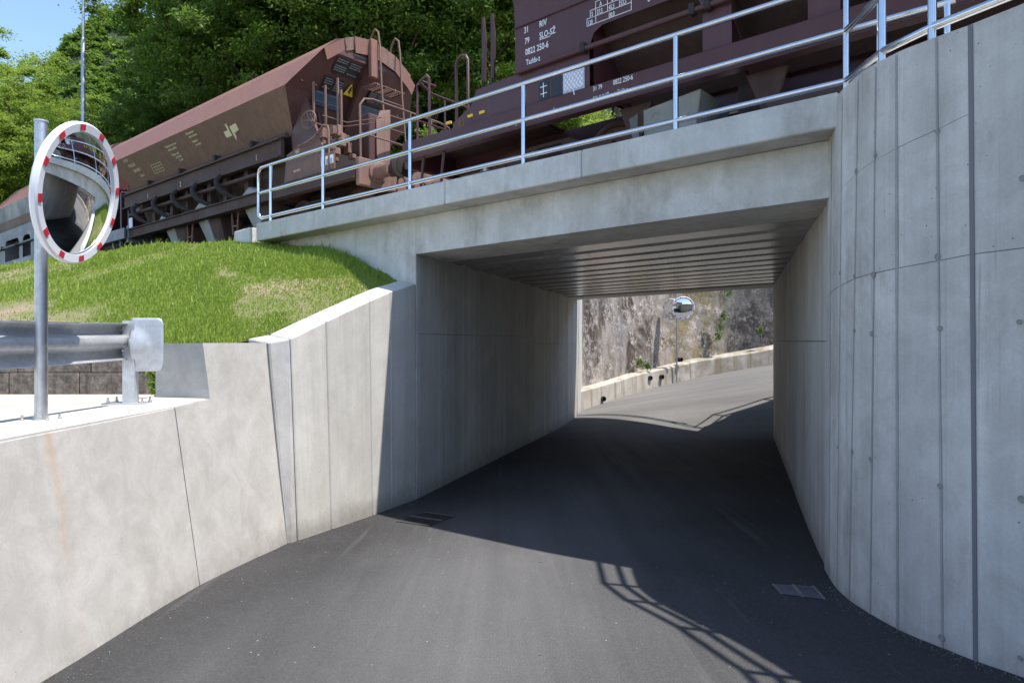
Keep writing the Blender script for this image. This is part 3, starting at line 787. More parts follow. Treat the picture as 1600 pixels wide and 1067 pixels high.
lp = [br(-3.5, -.2, 0), br(-3.86, -.2, 0)]
def arc(u0, z0, u1, z1, c, n=5): return []
z_ = lambda u, h: zb+GR*u+h
loop = [br(-3.5, -.2, z_(-3.5, 1.03)), br(-3.80, -.2, z_(-3.8, 1.03)), br(-3.865, -.2, z_(-3.86, .995)), br(-3.895, -.2, z_(-3.9, .93)), br(-3.895, -.2, z_(-3.9, .23)), br(-3.865, -.2, z_(-3.86, .16)), br(-3.80, -.2, z_(-3.8, .13)), br(-3.5, -.2, z_(-3.5, .13))]
MB().tube([p-P0 for p in loop], .030, 12).build('end_loop', M['galv'], g, smooth=True)
MB().tube([br(-3.5, -.2, z_(-3.5, .58))-P0, br(-3.9, -.2, z_(-3.9, .58))-P0], .030, 12).build('rail', M['galv'], g, smooth=True)
# wall railing following the curve
wr_t = [1.35, 1.9, 2.55, 3.3, 4.1, 5.0, 6.0, 7.0, 8.0, 9.0, 10.0, 11, 12, 13]
path = [tuple(br(5.83, -.2, zb+GR*5.8))]
for t in (3.05, 4.65, 6.9, 9.0, 11.0, 12.9):
    q = cat(RT_, t); nr = wall_nrm(min(t, 12.9)); path.append((q[0]-nr.x*.11, q[1]-nr.y*.11, topz(t)))
railing_from('wall_railing', 'galvanised tube railing turning along the top of the curved wall', path, path, (.13, .58, 1.03))
# unseen far railing, set out past the coping to cast its shadow line
fp = [br(-3, 10.8, 4.5), br(5.6, 10.8, 4.6), Vector((6.9, 17.9, 4.6)), Vector((7.7, 18.45, 4.6)), Vector((9.0, 19.05, 4.6)), Vector((16, 20.1, 4.6))]
fp = [br(-7, 10.78, 4.40), br(-3, 10.78, 4.45), br(1.2, 10.78, 4.5), br(1.95, 10.72, 4.5), Vector((7.55, 17.95, 4.5)), Vector((9.0, 18.62, 4.5)), Vector((11, 19.15, 4.5)), Vector((16, 19.75, 4.5))]
railing_from('far_railing', 'tube railing above the far side of the underpass, unseen, set out for its shadow', [tuple(p) for p in fp], fp, (.35, 1.03))

# ------------------------------------------------------------------ traffic mirrors
def mirror_head(parent, c, nrm, dia, nred=12, seg=48, rimw=.072):
    """convex mirror with white rim and red reflectors; c and nrm in the parent's frame"""
    q = Vector(nrm).normalized().to_track_quat('Z', 'Y'); ro = dia/2; ri = ro-rimw
    mat4 = Matrix.Translation(Vector(c)) @ q.to_matrix().to_4x4()
    m = MB(); prof = [(ro-.012, -.05), (ro, -.035), (ro, -.005), (ro-.012, .008), (ri+.004, .004), (ri-.004, -.012)]
    vs = []
    for r, h in prof:
        for k in range(seg): a = 2*math.pi*k/seg; vs.append(mat4 @ Vector((r*math.cos(a), r*math.sin(a), h)))
    m.add(vs, [(i*seg+k, i*seg+(k+1) % seg, (i+1)*seg+(k+1) % seg, (i+1)*seg+k) for i in range(len(prof)-1) for k in range(seg)])
    m.build('rim', M['white_rim'], parent, smooth=True)
    Rc = dia*1.35; m = MB(); vs = [mat4 @ Vector((0, 0, 0))]; nr = 14
    sag = Rc-math.sqrt(Rc*Rc-ri*ri); vs = [mat4 @ Vector((0, 0, sag-.01))]
    for j in range(1, nr+1):
        r = ri*j/nr; h = sag-(Rc-math.sqrt(Rc*Rc-r*r))-.01
        for k in range(seg): a = 2*math.pi*k/seg; vs.append(mat4 @ Vector((r*math.cos(a), r*math.sin(a), h)))
    fs = [(0, 1+k, 1+(k+1) % seg) for k in range(seg)]
    for j in range(nr-1): fs += [(1+j*seg+k, 1+(j+1)*seg+k, 1+(j+1)*seg+(k+1) % seg, 1+j*seg+(k+1) % seg) for k in range(seg)]
    m.add(vs, fs); o = m.build('mirror_glass', M['mirror'], parent, smooth=True)
    # back shell
    m = MB(); prof = [(ro-.012, -.05), (ro*.7, -.09), (ro*.3, -.11), (.001, -.115)]; vs = []
    for r, h in prof:
        for k in range(seg): a = 2*math.pi*k/seg; vs.append(mat4 @ Vector((r*math.cos(a), r*math.sin(a), h)))
    m.add(vs, [(i*seg+k, (i+1)*seg+k, (i+1)*seg+(k+1) % seg, i*seg+(k+1) % seg) for i in range(3) for k in range(seg)])
    m.build('back_shell', M['white_rim'], parent, smooth=True)
    for k in range(nred):
        a0 = 2*math.pi*(k+.5)/nred-.062*1.0; a1 = 2*math.pi*(k+.5)/nred+.062
        r0, r1 = ri+.014, ro-.016; m = MB(); vs = []
        for hh in (.009, .0115):
            for (a, r) in ((a0, r0), ((a0+a1)/2, r0), (a1, r0), (a1, r1), ((a0+a1)/2, r1), (a0, r1)):
                vs.append(mat4 @ Vector((r*math.cos(a), r*math.sin(a), hh)))
        m.hexa(vs[:6], vs[6:]); m.build('red_reflector', M['red_rim'], parent)
def baseplate(parent, w_, mat):
    MB().box(-w_, w_, -w_*.8, w_*.8, 0, .012).build('base_plate', mat, parent, bevel=.002)
    for sx in (-1, 1):
        for sy in (-1, 1): MB().lathe([(.016, .0), (.016, .016), (.009, .018), (.009, .045)], (sx*w_*.75, sy*w_*.55, .012), (0, 0, 1), 6).build('bolt', M['bolt'], parent)
tm = thing('traffic_mirror', (-3.545, 5.14, 1.696), 'large round convex traffic mirror with red and white rim on grey post', 'traffic mirror')
MB().tube([(0, 0, .01), (0, 0, 2.26)], .043, 20).build('pole', M['pole_steel'], tm, smooth=True)
MB().lathe([(.049, 0), (.049, .01), (.001, .012)], (0, 0, 2.255), (0, 0, 1), 20).build('pole_cap', M['galv_dull'], tm, smooth=True)
baseplate(tm, .125, M['galv_dull'])
mn_ = Vector((.985, .06, -.16)).normalized()
mc = Vector((-3.20, 5.07, 3.392))-Vector((-3.545, 5.14, 1.696))
mirror_head(tm, mc, mn_, 1.04, 12)
for dz in (-.12, .14):
    MB().tube([mc+Vector((0, 0, dz))-mn_*.11, Vector((.0, 0, mc.z+dz))], .017, 8).build('bracket', M['galv_dull'], tm, smooth=True)
    MB().lathe([(.055, -.02), (.055, .02)], (0, 0, mc.z+dz), (0, 0, 1), 18).build('clamp', M['galv_dull'], tm)
fm = thing('traffic_mirror', (6.12, 25.35, .75), 'pair of small round traffic mirrors on thin post beside the old wall', 'traffic mirror')
MB().tube([(0, 0, 0), (0, 0, 3.35)], .03, 10).build('pole', M['pole_steel'], fm, smooth=True)
mirror_head(fm, (.13, -.42, 2.77), (-.02, -1, -.10), .84, 12, 32, .07)
mirror_head(fm, (-.20, .05, 2.74), (-.75, -.55, -.08), .80, 12, 32, .07)
for z in (2.65, 2.9): MB().tube([(0, 0, z), (.13, -.32, z)], .015, 6).build('bracket', M['galv_dull'], fm)

# ------------------------------------------------------------------ guard rail
gr = thing('guard_rail', (-3.60, 6.41, 1.715), 'galvanised crash barrier with flared end plate on the low wall', 'guard rail')
G0 = Vector(gr.location)
def wprof(y): pass
GP = [Vector((-3.60, 6.44, 2.30)), Vector((-3.67, 5.7, 2.285)), Vector((-3.76, 4.95, 2.275)), Vector((-3.9, 4.1, 2.27)), Vector((-4.3, 2.0, 2.26)), Vector((-4.8, 0, 2.25))]
prof = [(-.185, .030), (-.165, -.018), (-.125, -.042), (-.085, -.042), (-.04, .030), (-.012, .040), (.012, .040), (.04, .030), (.085, -.042), (.125, -.042), (.165, -.018), (.185, .030)]
m = MB(); hs = [1.0, 1.02, 1.06, 1.08, 1.1, 1.1]
for i, p in enumerate(GP):
    d = (GP[min(i+1, len(GP)-1)]-GP[max(i-1, 0)]).normalized(); nn = Vector((-d.y, d.x, 0)).normalized()
    if nn.x < 0: nn = -nn
    for (h, o) in prof: m.v.append(tuple(p-G0+nn*o*1.1+Vector((0, 0, h*.92*hs[i]))))
k_ = len(prof)
for i in range(len(GP)-1):
    for j in range(k_-1): m.f.append((i*k_+j, i*k_+j+1, (i+1)*k_+j+1, (i+1)*k_+j))
ob = m.build('beam', M['galv_dull'], gr, smooth=True)
sol = ob.modifiers.new('thick', 'SOLIDIFY'); sol.thickness = .004
def cpost(loc, h, name='post'):
    m = MB(); s = .055
    m.prism([(-s, -.04), (s, -.04), (s, .04), (s-.006, .04), (s-.006, -.034), (-s+.006, -.034), (-s+.006, .04), (-s, .04)], 'z', 0, h)
    m.v = [(x+loc[0], y+loc[1], z+loc[2]) for x, y, z in m.v]
    return m.build(name, M['galv_dull'], gr)
cpost((.03, -.02, .012), .765)
MB().box(-.20, .20, -.10, .12, 0, .012).build('base_plate', M['galv_dull'], gr, bevel=.002)
for sx in (-.16, .16):
    for sy in (-.06, .08): MB().lathe([(.017, 0), (.017, .018), (.010, .02), (.010, .05)], (sx, sy, .012), (0, 0, 1), 6).build('bolt', M['bolt'], gr)
for z in (.50, .56): MB().lathe([(.014, 0), (.014, .012), (.004, .018)], (-.02, -.062, z), (0, -1, 0), 8).build('bolt', M['bolt'], gr)
# flared end terminal: rounded plate with a bulged cone
m = MB(); NI, NJ = 15, 19
for j in range(NJ):
    for i in range(NI):
        a, b = i/(NI-1), j/(NJ-1); x = .05+a*.29; z = (b-.5)*.50
        cx = max(0, abs(a-.5)-.38); 
        # round the outer corners
        rc = .055; dxr = max(0, (x-(.34-rc)))
        z = (b-.5)*2*(.25-rc+math.sqrt(max(0, rc*rc-min(dxr, rc)**2)))
        rq = math.sqrt((a/.62)**2+((b-.5)/.36)**2); cone = .06*math.cos(rq*math.pi/2)**1.2 if rq < 1 else 0
        m.v.append((x, -.045-cone*.9+.02*a, z+.555))
for j in range(NJ-1):
    for i in range(NI-1): m.f.append((j*NI+i, j*NI+i+1, (j+1)*NI+i+1, (j+1)*NI+i))
ob = m.build('end_terminal', M['galv_dull'], gr, smooth=True); sol = ob.modifiers.new('thick', 'SOLIDIFY'); sol.thickness = .004

# tall thin mast behind the train
ms = thing('mast', (-15.2, 24.2, 4.2), 'tall thin grey mast rising out of frame behind the train', 'mast')
MB().tube([(0, 0, 0), (0, 0, 8.8), (0, 0, 8.85)], [.075, .068, .048], 12).build('lower_tube', M['pole_steel'], ms, smooth=True)
MB().tube([(0, 0, 8.8), (0, 0, 16)], .045, 12).build('upper_tube', M['pole_steel'], ms, smooth=True)
# ------------------------------------------------------------------ wagons
def bogie(root, cx, mat, wmat, name='bogie'):
    """two axles, frames on both sides; x along the wagon, y across, rail top at z=0"""
    m = MB()
    for sy in (-1, 1):
        y0, y1 = sy*1.0-.05, sy*1.0+.05
        poly = [(cx-1.25, .38), (cx-1.15, .52), (cx-.75, .60), (cx-.35, .78), (cx+.35, .78), (cx+.75, .60), (cx+1.15, .52), (cx+1.25, .38), (cx+.95, .34), (cx+.55, .42), (cx+.3, .30), (cx-.3, .30), (cx-.55, .42), (cx-.95, .34)]
        m.prism(poly, 'y', y0, y1)
        for ax in (-.9, .9): m.box(cx+ax-.14, cx+ax+.14, y0-.04, y1+.04, .30, .60)
    m.box(cx-.22, cx+.22, -1.05, 1.05, .46, .74)
    b = m.build(name, mat, root, bevel=.008)
    for sy in (-1, 1):
        for k in (-.2, 0, .2): MB().tube([(cx+k, sy*1.0-.0, .34+.012*i) if False else (cx+k+.05*math.cos(i*1.25), sy*1.0+.05*math.sin(i*1.25), .42+.006*i) for i in range(40)], .012, 5).build('spring', mat, b)
    for ax in (-.9, .9):
        for sy in (-1, 1):
            MB().lathe([(.46, 0), (.49, .03), (.46, .05), (.42, .055), (.40, .03), (.14, .035), (.12, .075), (.001, .075)], (cx+ax, sy*.72, .46), (0, sy, 0), 28).build('wheel', wmat, root, smooth=True)
        MB().tube([(cx+ax, -.7, .46), (cx+ax, .7, .46)], .07, 10).build('axle', mat, root)
def buffers(root, x, d, mat, z=1.06, plate=None):
    """x: headstock plane; d: +1 or -1 direction outwards"""
    for sy in (-1, 1):
        b = MB().lathe([(.19, 0), (.19, .03), (.13, .04), (.12, .36), (.15, .37), (.15, .40)], (x, sy*.88, z), (d, 0, 0), 20).build('buffer', mat, root, smooth=True)
        MB().lathe([(.09, .36), (.09, .55), (.20, .56), (.19, .60), (.001, .625)], (x, sy*.88, z), (d, 0, 0), 22).build('buffer_head', M['under'] if plate is None else plate, b, smooth=True)
    h = MB().tube([(x, 0, z), (x+d*.25, 0, z-.03), (x+d*.42, 0, z-.28), (x+d*.34, 0, z-.42)], .03, 6).build('coupling_hook', M['under'], root)
    for sy in (-.4, .4):
        MB().tube([(x, sy, z-.02), (x+d*.12, sy, z+.02), (x+d*.2, sy, z-.1), (x+d*.28, sy*.9, z-.38), (x+d*.42, sy*.7, z-.45)], .022, 7).build('brake_hose', M['under'], root, smooth=True)

# ---- wagon with slanting sides (brown, dusty)
def wagon_slanted():
    RTZ = 4.2; L = 8.0
    r = thing('hopper_wagon', (-3.22, 13.91, RTZ), 'dusty brown hopper wagon with slanting sides and end platform, left of the gap', 'railway wagon', rz=R(-38.9), ry=-.021)
    HW = 1.55; hz = 2.89; rzr = 3.98; rw_ = .70
    prof = [(-HW, hz), (-1.12, 3.55), (-.85, 3.80), (-.45, 3.97), (0, 4.03), (.45, 3.97), (.85, 3.80), (1.12, 3.55), (HW, hz)]
    def ex(z): return .62*(z-hz)/.66 if z < 3.55 and z > hz else (.62 if z >= 3.55 else (z-hz)*.56)
    # roof (sunlit, bleached), overhanging both ends
    m = MB(); n = len(prof)
    m.v += [(-L-(1.25 if 0 < k < n-1 else 0), y, z) for k, (y, z) in enumerate(prof)]
    m.v += [((.62 if 0 < k < n-1 else 0), y, z) for k, (y, z) in enumerate(prof)]
    m.f = [(k, k+1, n+k+1, n+k) for k in range(n-1)]
    m.build('roof', M['maroon_roof'], r)
    # lower slanted sides
    bz, by = 2.14, 1.10
    m = MB()
    for sy in (-1, 1):
        o = len(m.v); m.v += [(-L, sy*HW, hz), (0, sy*HW, hz), (-.42, sy*by, bz), (-L+.42, sy*by, bz)]; m.f.append((o, o+1, o+2, o+3))
    m.build('hopper_side', M['brown'], r)
    # side panel seams: thin welded ribs on near side
    for k in range(1, 6):
        x = -L*k/6; m = MB()
        m.hexa([(x-.006, -HW-.001, hz), (x+.006, -HW-.001, hz), (x+.006, -HW-.008, hz-.01), (x-.006, -HW-.008, hz-.01)], [(x-.006, -by-.001, bz), (x+.006, -by-.001, bz), (x+.006, -by-.008, bz), (x-.006, -by-.008, bz)])
    # ends lean outwards above the hips and inwards below them
    for e in (0, 1):
        X = 0 if e == 0 else -L; sg = 1 if e == 0 else -1; ov = .62 if e == 0 else 1.25
        m = MB()
        m.v = [(X+sg*(ov if 0 < k < n-1 else 0), y, z) for k, (y, z) in enumerate(prof)]
        m.v += [(X-sg*.42, by, bz), (X-sg*.42, -by, bz), (X-sg*.75, .35, 1.75), (X-sg*.75, -.35, 1.75)]
        m.f = [tuple(range(1, n-1)), (0, 1, n-2, n-1), (0, n-1, n, n+1), (n+1, n, n+2, n+3)]
        m.build('end_wall', M['brown_end'], r)
    # sunlit skirt under the roof edge, in several plates
    arc_ = [(-1.12, 3.55), (-.66, 3.88), (-.45, 3.97), (-.12, 4.02), (.25, 4.0), (.62, 3.91), (1.0, 3.66), (1.16, 3.50)]
    for k in range(len(arc_)-1):
        a, b = arc_[k], arc_[k+1]; dz = (.20, .23, .30, .30, .30, .28, .22)[k]; xo = (.0, .02, .05, .05, .05, .04, .0)[k]
        MB().hexa([(.62+xo, *a), (.64+xo, *a), (.64+xo, *b), (.62+xo, *b)], [(.60+xo, a[0]*.93, a[1]-dz), (.62+xo, a[0]*.93, a[1]-dz), (.62+xo, b[0]*.93, b[1]-dz), (.60+xo, b[0]*.93, b[1]-dz)]).build('roof_skirt', M[('maroon_roof', 'pinkdust', 'maroon_roof')[k % 3]], r)
    MB().hexa([(.45, -.60, 3.42), (.50, -.60, 3.42), (.50, -.12, 3.42), (.45, -.12, 3.42)], [(.58, -.50, 3.66), (.63, -.50, 3.66), (.63, -.12, 3.66), (.58, -.12, 3.66)]).build('end_ledge', M['greyblue'], r)
    MB().box(.66, .76, -.11, .07, 3.28, 4.04).build('hood_post', M['maroon_roof'], r, bevel=.01)
    MB().hexa([(ex(2.2), -.09, 2.2), (ex(2.2)+.12, -.09, 2.2), (ex(2.2)+.12, .07, 2.2), (ex(2.2), .07, 2.2)], [(.50, -.11, 3.5), (.64, -.11, 3.5), (.64, .07, 3.5), (.50, .07, 3.5)]).build('stiffener', M['brown_end'], r)
    # far side closing and floor so no light leaks
    MB().hexa([(-L+.42, -by, bz), (-.42, -by, bz), (-.42, by, bz), (-L+.42, by, bz)], [(-L+1.5, -.5, 1.25), (-1.5, -.5, 1.25), (-1.5, .5, 1.25), (-L+1.5, .5, 1.25)]).build('hopper_bottom', M['under'], r)
    # edge pipe with hinges, side beam
    MB().tube([(-L+.2, -1.22, 2.12), (-.45, -1.22, 2.12)], .045, 10).build('edge_pipe', M['brown_dark'], r, smooth=True)
    for x in (-6.35, -4.7, -3.1, -1.6):
        MB().box(x-.05, x+.05, -1.33, -1.1, 2.02, 2.22).build('hinge', M['under'], r, bevel=.015)
    m = MB(); m.box(-L+.25, -.55, -1.30, -1.22, 1.72, 2.03); m.box(-L+.25, -.55, -1.36, -1.22, 2.03, 2.06); m.box(-L+.25, -.55, -1.36, -1.22, 1.69, 1.72)
    m.build('side_beam', M['brown_dark'], r)
    # posts, swing pipe and curved arms
    for x in (-6.3, -5.35, -4.6, -3.55, -2.85, -2.0):
        MB().box(x-.07, x+.07, -1.2, -1.06, 1.1, 1.72).build('stanchion', M['brown_dark'], r)
    MB().tube([(-L+.6, -1.30, 1.50), (-1.4, -1.30, 1.50)], .045, 10).build('swing_pipe', M['brown_dark'], r, smooth=True)
    for x in (-6.9, -5.75, -4.75, -3.8, -2.75):
        MB().tube([(x, -1.34, 1.72), (x-.05, -1.42, 1.58), (x, -1.42, 1.45), (x+.10, -1.36, 1.33), (x+.28, -1.25, 1.22), (x+.55, -1.1, 1.15)], [.05, .06, .065, .06, .045, .035], 8).build('swing_arm', M['under'], r, smooth=True)
    m = MB(); m.box(-L-.1, 1.7, -1.30, -1.22, .92, 1.14); m.box(-L-.1, 1.7, -1.34, -1.18, 1.12, 1.145); m.box(-L-.1, 1.7, -1.34, -1.18, .905, .93)
    for y in (-.3, .3, 1.25): m.box(-L-.1, 1.7, y-.06, y+.06, .85, 1.14)
    m.build('sole_bar', M['brown_dark'], r)
    # inner hopper wedge plates seen through the gap
    for x in (-6.7, -4.9, -3.1, -1.3):
        MB().hexa([(x-.75, -1.0, 1.75), (x+.75, -1.0, 1.75), (x+.75, .0, 1.75), (x-.75, .0, 1.75)], [(x-.3, -.9, 1.0), (x+.3, -.9, 1.0), (x+.3, .0, 1.0), (x-.3, .0, 1.0)]).build('hopper_wedge', M['brown_dark'], r)
    for x in (-5.75, -3.95, -1.9):
        MB().tube([(x-.3, -1.08, 1.18), (x, -1.12, 1.24), (x+.32, -1.08, 1.18)], [.10, .13, .10], 10).build('chute_hood', M['chute'], r, smooth=True)
    # discharge chutes (pale grey plates) below the sole bar
    for x in (-5.35, -3.75, -1.75):
        m = MB(); m.hexa([(x-.05, -1.02, .25), (x+.38, -1.12, .18), (x+.38, -.8, .18), (x-.05, -.8, .25)], [(x-.42, -1.14, .92), (x+.12, -1.20, .92), (x+.12, -.75, .92), (x-.42, -.75, .92)])
        m.build('discharge_chute', M['chute'], r, bevel=.012)
        MB().hexa([(x+.42, -1.10, .18), (x+.62, -1.0, .15), (x+.62, -.6, .15), (x+.42, -.6, .18)], [(x+.14, -1.18, .92), (x+.52, -1.12, .92), (x+.52, -.6, .92), (x+.14, -.6, .92)]).build('chute_side', M['brown_dark'], r)
    for x in (-4.55, -2.55):
        m = MB(); m.tube([(x-.12, -1.15, .95), (x-.07, -1.15, .45), (x+.10, -1.15, .45), (x+.15, -1.15, .95)], .02, 6); m.tube([(x-.08, -1.15, .62), (x+.11, -1.15, .62)], .02, 6)
        m.build('step', M['pinkdust'], r)
    bogie(r, -6.9, M['under'], M['rail']); bogie(r, .25, M['under'], M['rail'])
    # end side plates and platform
    MB().hexa([(-.55, -1.24, 1.14), (1.0, -1.24, 1.14), (1.0, -1.20, 1.14), (-.55, -1.20, 1.14)], [(-.45, -1.24, 1.72), (.55, -1.24, 1.95), (.55, -1.20, 1.95), (-.45, -1.20, 1.72)]).build('end_side_plate', M['brown'], r)
    MB().hexa([(-.35, -1.16, 1.72), (.45, -1.16, 1.95), (.45, -1.1, 1.95), (-.35, -1.1, 1.72)], [(-.40, -1.16, 2.12), (.05, -1.16, 2.75), (.05, -1.1, 2.75), (-.40, -1.1, 2.12)]).build('gusset', M['brown_end'], r)
    MB().box(-.4, 1.1, -1.28, -1.245, 1.17, 1.5).build('side_box', M['brown'], r, bevel=.01)
    text('data_mark', 'UIC', .09, M['cream_print'], r, (-.05, -1.30, 1.66), (R(90), 0, 0))
    text('data_mark', '0834 803-3', .06, M['cream_print'], r, (-.15, -1.285, 1.32), (R(90), 0, 0))
    for k in range(3):
        MB().box(.72+k*.13, .82+k*.13, -1.286, -1.281, 1.28, 1.44).build('data_panel', M['white_print'], r)
        for q in range(2): MB().box(.745+k*.13+q*.03, .755+k*.13+q*.03, -1.289, -1.286, 1.28, 1.38).build('data_bar', M['black'], r)
    MB().box(-.1, 1.78, -1.25, 1.25, 1.14, 1.18).build('platform', M['brown_dark'], r)
    MB().box(1.70, 1.80, -1.28, 1.28, .78, 1.26).build('headstock', M['pinkdust'], r, bevel=.012)
    buffers(r, 1.80, 1, M['pinkdust'])
    buffers(r, -L-1.2, -1, M['brown_dark'])
    MB().box(-L-1.2, -L, -1.25, 1.25, .8, 1.18).build('headstock', M['brown_dark'], r)
    # hand rails on the platform
    MB().tube([(.95, -1.28, 1.0), (.95, -1.28, 1.9), (.92, -1.28, 1.98), (.80, -1.28, 2.02), (.55, -1.30, 1.85), (.30, -1.32, 1.78), (.02, -1.3, 1.78)], .022, 8).build('handrail', M['brown'], r, smooth=True)
    MB().tube([(1.62, -1.1, 1.2), (1.62, -1.1, 2.25), (1.62, -1.0, 2.38), (1.62, -.8, 2.42), (1.62, .9, 2.42), (1.62, 1.15, 2.38), (1.62, 1.2, 2.2), (1.62, 1.2, 1.2)], .02, 8).build('handrail', M['brown'], r, smooth=True)
    MB().tube([(1.62, .1, 1.2), (1.62, .1, 2.42)], .018, 8).build('handrail', M['brown'], r, smooth=True)
    MB().tube([(1.62, .65, 1.2), (1.62, .65, 2.42)], .018, 8).build('handrail', M['brown'], r, smooth=True)
    MB().tube([(1.62, -1.1, 1.75), (1.62, 1.2, 1.75)], .016, 8).build('handrail', M['brown'], r, smooth=True)
    # hand wheel
    hw = MB(); c = Vector((.35, -1.28, 2.22)); nrm = Vector((.25, -.97, .0)).normalized(); e1 = Vector((0, 0, 1)); e2 = nrm.cross(e1)
    hw.tube([c+(e1*math.cos(2*math.pi*k/22)+e2*math.sin(2*math.pi*k/22))*.165 for k in range(22)], .016, 6, closed=True)
    for k in range(5): a = 2*math.pi*k/5+.3; hw.tube([c, c+(e1*math.cos(a)+e2*math.sin(a))*.165], .013, 5)
    hw.tube([c, c-nrm*.5], .02, 6)
    hw.build('hand_wheel', M['brown'], r, smooth=True)
    # levers and their bank
    for (x, y, z0, z1, dx) in ((.62, -1.1, 1.7, 2.85, -.06), (.86, -1.0, 1.75, 2.95, .0), (.93, -.98, 1.75, 2.72, .10), (.28, -1.12, 2.2, 3.0, -.02)):
        MB().box(x-.022, x+.022, y-.012, y+.012, z0, z1).build('lever', M['pinkdust'], r)
    rr = random.Random(3)
    bank = MB()
    for k in range(26):
        x, y, z = rr.uniform(.45, 1.1), rr.uniform(-1.2, -.8), rr.uniform(1.45, 2.0); a, b, c2 = rr.uniform(.03, .09), rr.uniform(.03, .06), rr.uniform(.03, .10)
        bank.box(x-a, x+a, y-b, y+b, z-c2, z+c2)
    bank.build('lever_bank', M['pinkdust'], r, bevel=.01)
    MB().tube([(.5, -1.0, 2.15), (.9, -.85, 2.08), (1.4, -.6, 2.1)], .012, 6).build('linkage', M['pinkdust'], r)
    MB().tube([(.6, -1.15, 2.28), (1.0, -.9, 2.12), (1.5, -.5, 2.2)], .010, 6).build('linkage', M['pinkdust'], r)
    # control box on the platform
    MB().box(.9, 1.2, -.55, -.05, 1.45, 2.35).build('control_box', M['brown_end'], r, bevel=.02)
    MB().hexa([(1.25, -.42, 1.35), (1.3, -.15, 1.35), (1.3, -.15, 1.4), (1.25, -.42, 1.4)], [(1.22, -.40, 2.25), (1.3, -.12, 2.25), (1.28, -.1, 2.5), (1.22, -.3, 2.45)]).build('box_door', M['pinkdust'], r)
    MB().tube([(1.35, .15, 1.2), (1.35, .15, 1.75)], .05, 8).build('valve', M['orange'], r)
    MB().tube([(1.55, 1.0, 1.2), (1.55, 1.0, 1.6)], .055, 8).build('valve', M['orange'], r)
    MB().tube([(1.6, .95, 1.6), (1.62, .9, 1.9), (1.6, .88, 1.96)], .022, 6).build('valve_handle', M['yellow'], r, smooth=True)
    # dark tank opening under the hopper end and black recess
    MB().box(-1.2, .3, -.9, .9, 1.19, 1.75).build('recess', M['under'], r)
    for y in (-.75, .35): MB().tube([(.25, y, 1.2), (-.1, y, 2.6)], .03, 8).build('strut', M['brown_end'], r)
    # ladder on the end
    for y in (.07, .60):
        MB().tube([(1.0, y, 1.25), (.84, y, 3.1), (.80, y, 3.95), (.76, y, 4.22), (.66, y, 4.30), (.55, y, 4.18), (.50, y, 3.98)], .02, 8).build('ladder_stile', M['brown'], r, smooth=True)
    for k in range(7):
        z = 1.45+k*.28; x = 1.0-(z-1.25)*.086
        MB().tube([(x, .07, z), (x, .60, z)], .014, 6).build('rung', M['brown'], r)
    sp = MB()
    for k in range(6): sp.box(.46+k*.065, .50+k*.065, -.10, .68, 3.13, 3.15)
    for k in range(4): sp.box(.46, .86, -.06+k*.23, -.04+k*.23, 3.11, 3.15)
    sp.build('step_grating', M['pinkdust'], r)
    # black and blue notice plates with rows of print, on the end
    def plate(y0, y1, z0, z1, mat):
        def X(z): return ex(z)+.03
        p = MB().hexa([(X(z0), y0, z0), (X(z0)+.012, y0, z0), (X(z0)+.012, y1, z0), (X(z0), y1, z0)], [(X(z1), y0, z1), (X(z1)+.012, y0, z1), (X(z1)+.012, y1, z1), (X(z1), y1, z1)]).build('notice_plate', mat, r)
        b = MB(); rr2 = random.Random(int((y0+z0)*100))
        nrow = max(3, int((z1-z0)/.034))
        for hh in (0, 1):
            ya, yb = (y0+.02, (y0+y1)/2-.03) if hh == 0 else ((y0+y1)/2+.03, y1-.02)
            for q in range(nrow):
                zz = z1-.02-(z1-z0-.03)*q/nrow
                if rr2.random() < .15: continue
                y = ya
                while y < yb-.02:
                    wl_ = rr2.uniform(.02, .06); xx = X(zz)+.012
                    b.hexa([(xx-.012, y, zz-.011), (xx+.0025, y, zz-.011), (xx+.0025, min(y+wl_, yb), zz-.011), (xx-.012, min(y+wl_, yb), zz-.011)], [(xx-.002, y, zz), (xx+.0115, y, zz), (xx+.0115, min(y+wl_, yb), zz), (xx-.002, min(y+wl_, yb), zz)]); y += wl_+.014
        tag(b.build('print_rows', M['print_dim'], p), kind='stuff')
    plate(-.79, -.19, 3.27, 3.49, M['black']); plate(-.86, -.40, 2.98, 3.18, M['black'])
    plate(-.93, -.30, 2.72, 2.95, M['bluesign']); plate(.22, .66, 3.0, 3.22, M['black']); plate(.15, .72, 2.74, 2.96, M['bluesign'])
    wt = MB().hexa([(.17, -.36, 3.0), (.18, -.36, 3.0), (.18, -.13, 3.0), (.17, -.13, 3.0)], [(.31, -.25, 3.2), (.32, -.25, 3.2), (.32, -.24, 3.2), (.31, -.24, 3.2)]).build('warning_triangle', M['yellow'], r)
    MB().hexa([(.205, -.25, 3.03), (.212, -.25, 3.03), (.212, -.235, 3.03), (.205, -.235, 3.03)], [(.25, -.275, 3.09), (.26, -.275, 3.09), (.26, -.22, 3.09), (.25, -.22, 3.09)]).build('bolt_sign', M['black'], wt)
    MB().hexa([(.24, -.265, 3.085), (.25, -.265, 3.085), (.25, -.21, 3.085), (.24, -.21, 3.085)], [(.295, -.245, 3.155), (.305, -.245, 3.155), (.305, -.235, 3.155), (.295, -.235, 3.155)]).build('bolt_sign', M['black'], wt)
    # worn script marks
    for (y, z) in ((-1.30, 3.02), (.78, 2.98)):
        text('worn_mark', '[ ~~~~ ]', .12, M['cream_print'], r, (ex(z)+.03, y, z), (R(90)-R(43), 0, R(90)))
    # side logo: two angular halves, and rows of print on the slanted side
    up = Vector((0, -(HW-by), hz-bz)).normalized(); base = Vector((0, -by, bz)); out = Vector((0, -up.z, up.y))*.008
    def side(x, h): return base+Vector((x, 0, 0))+up*h+out
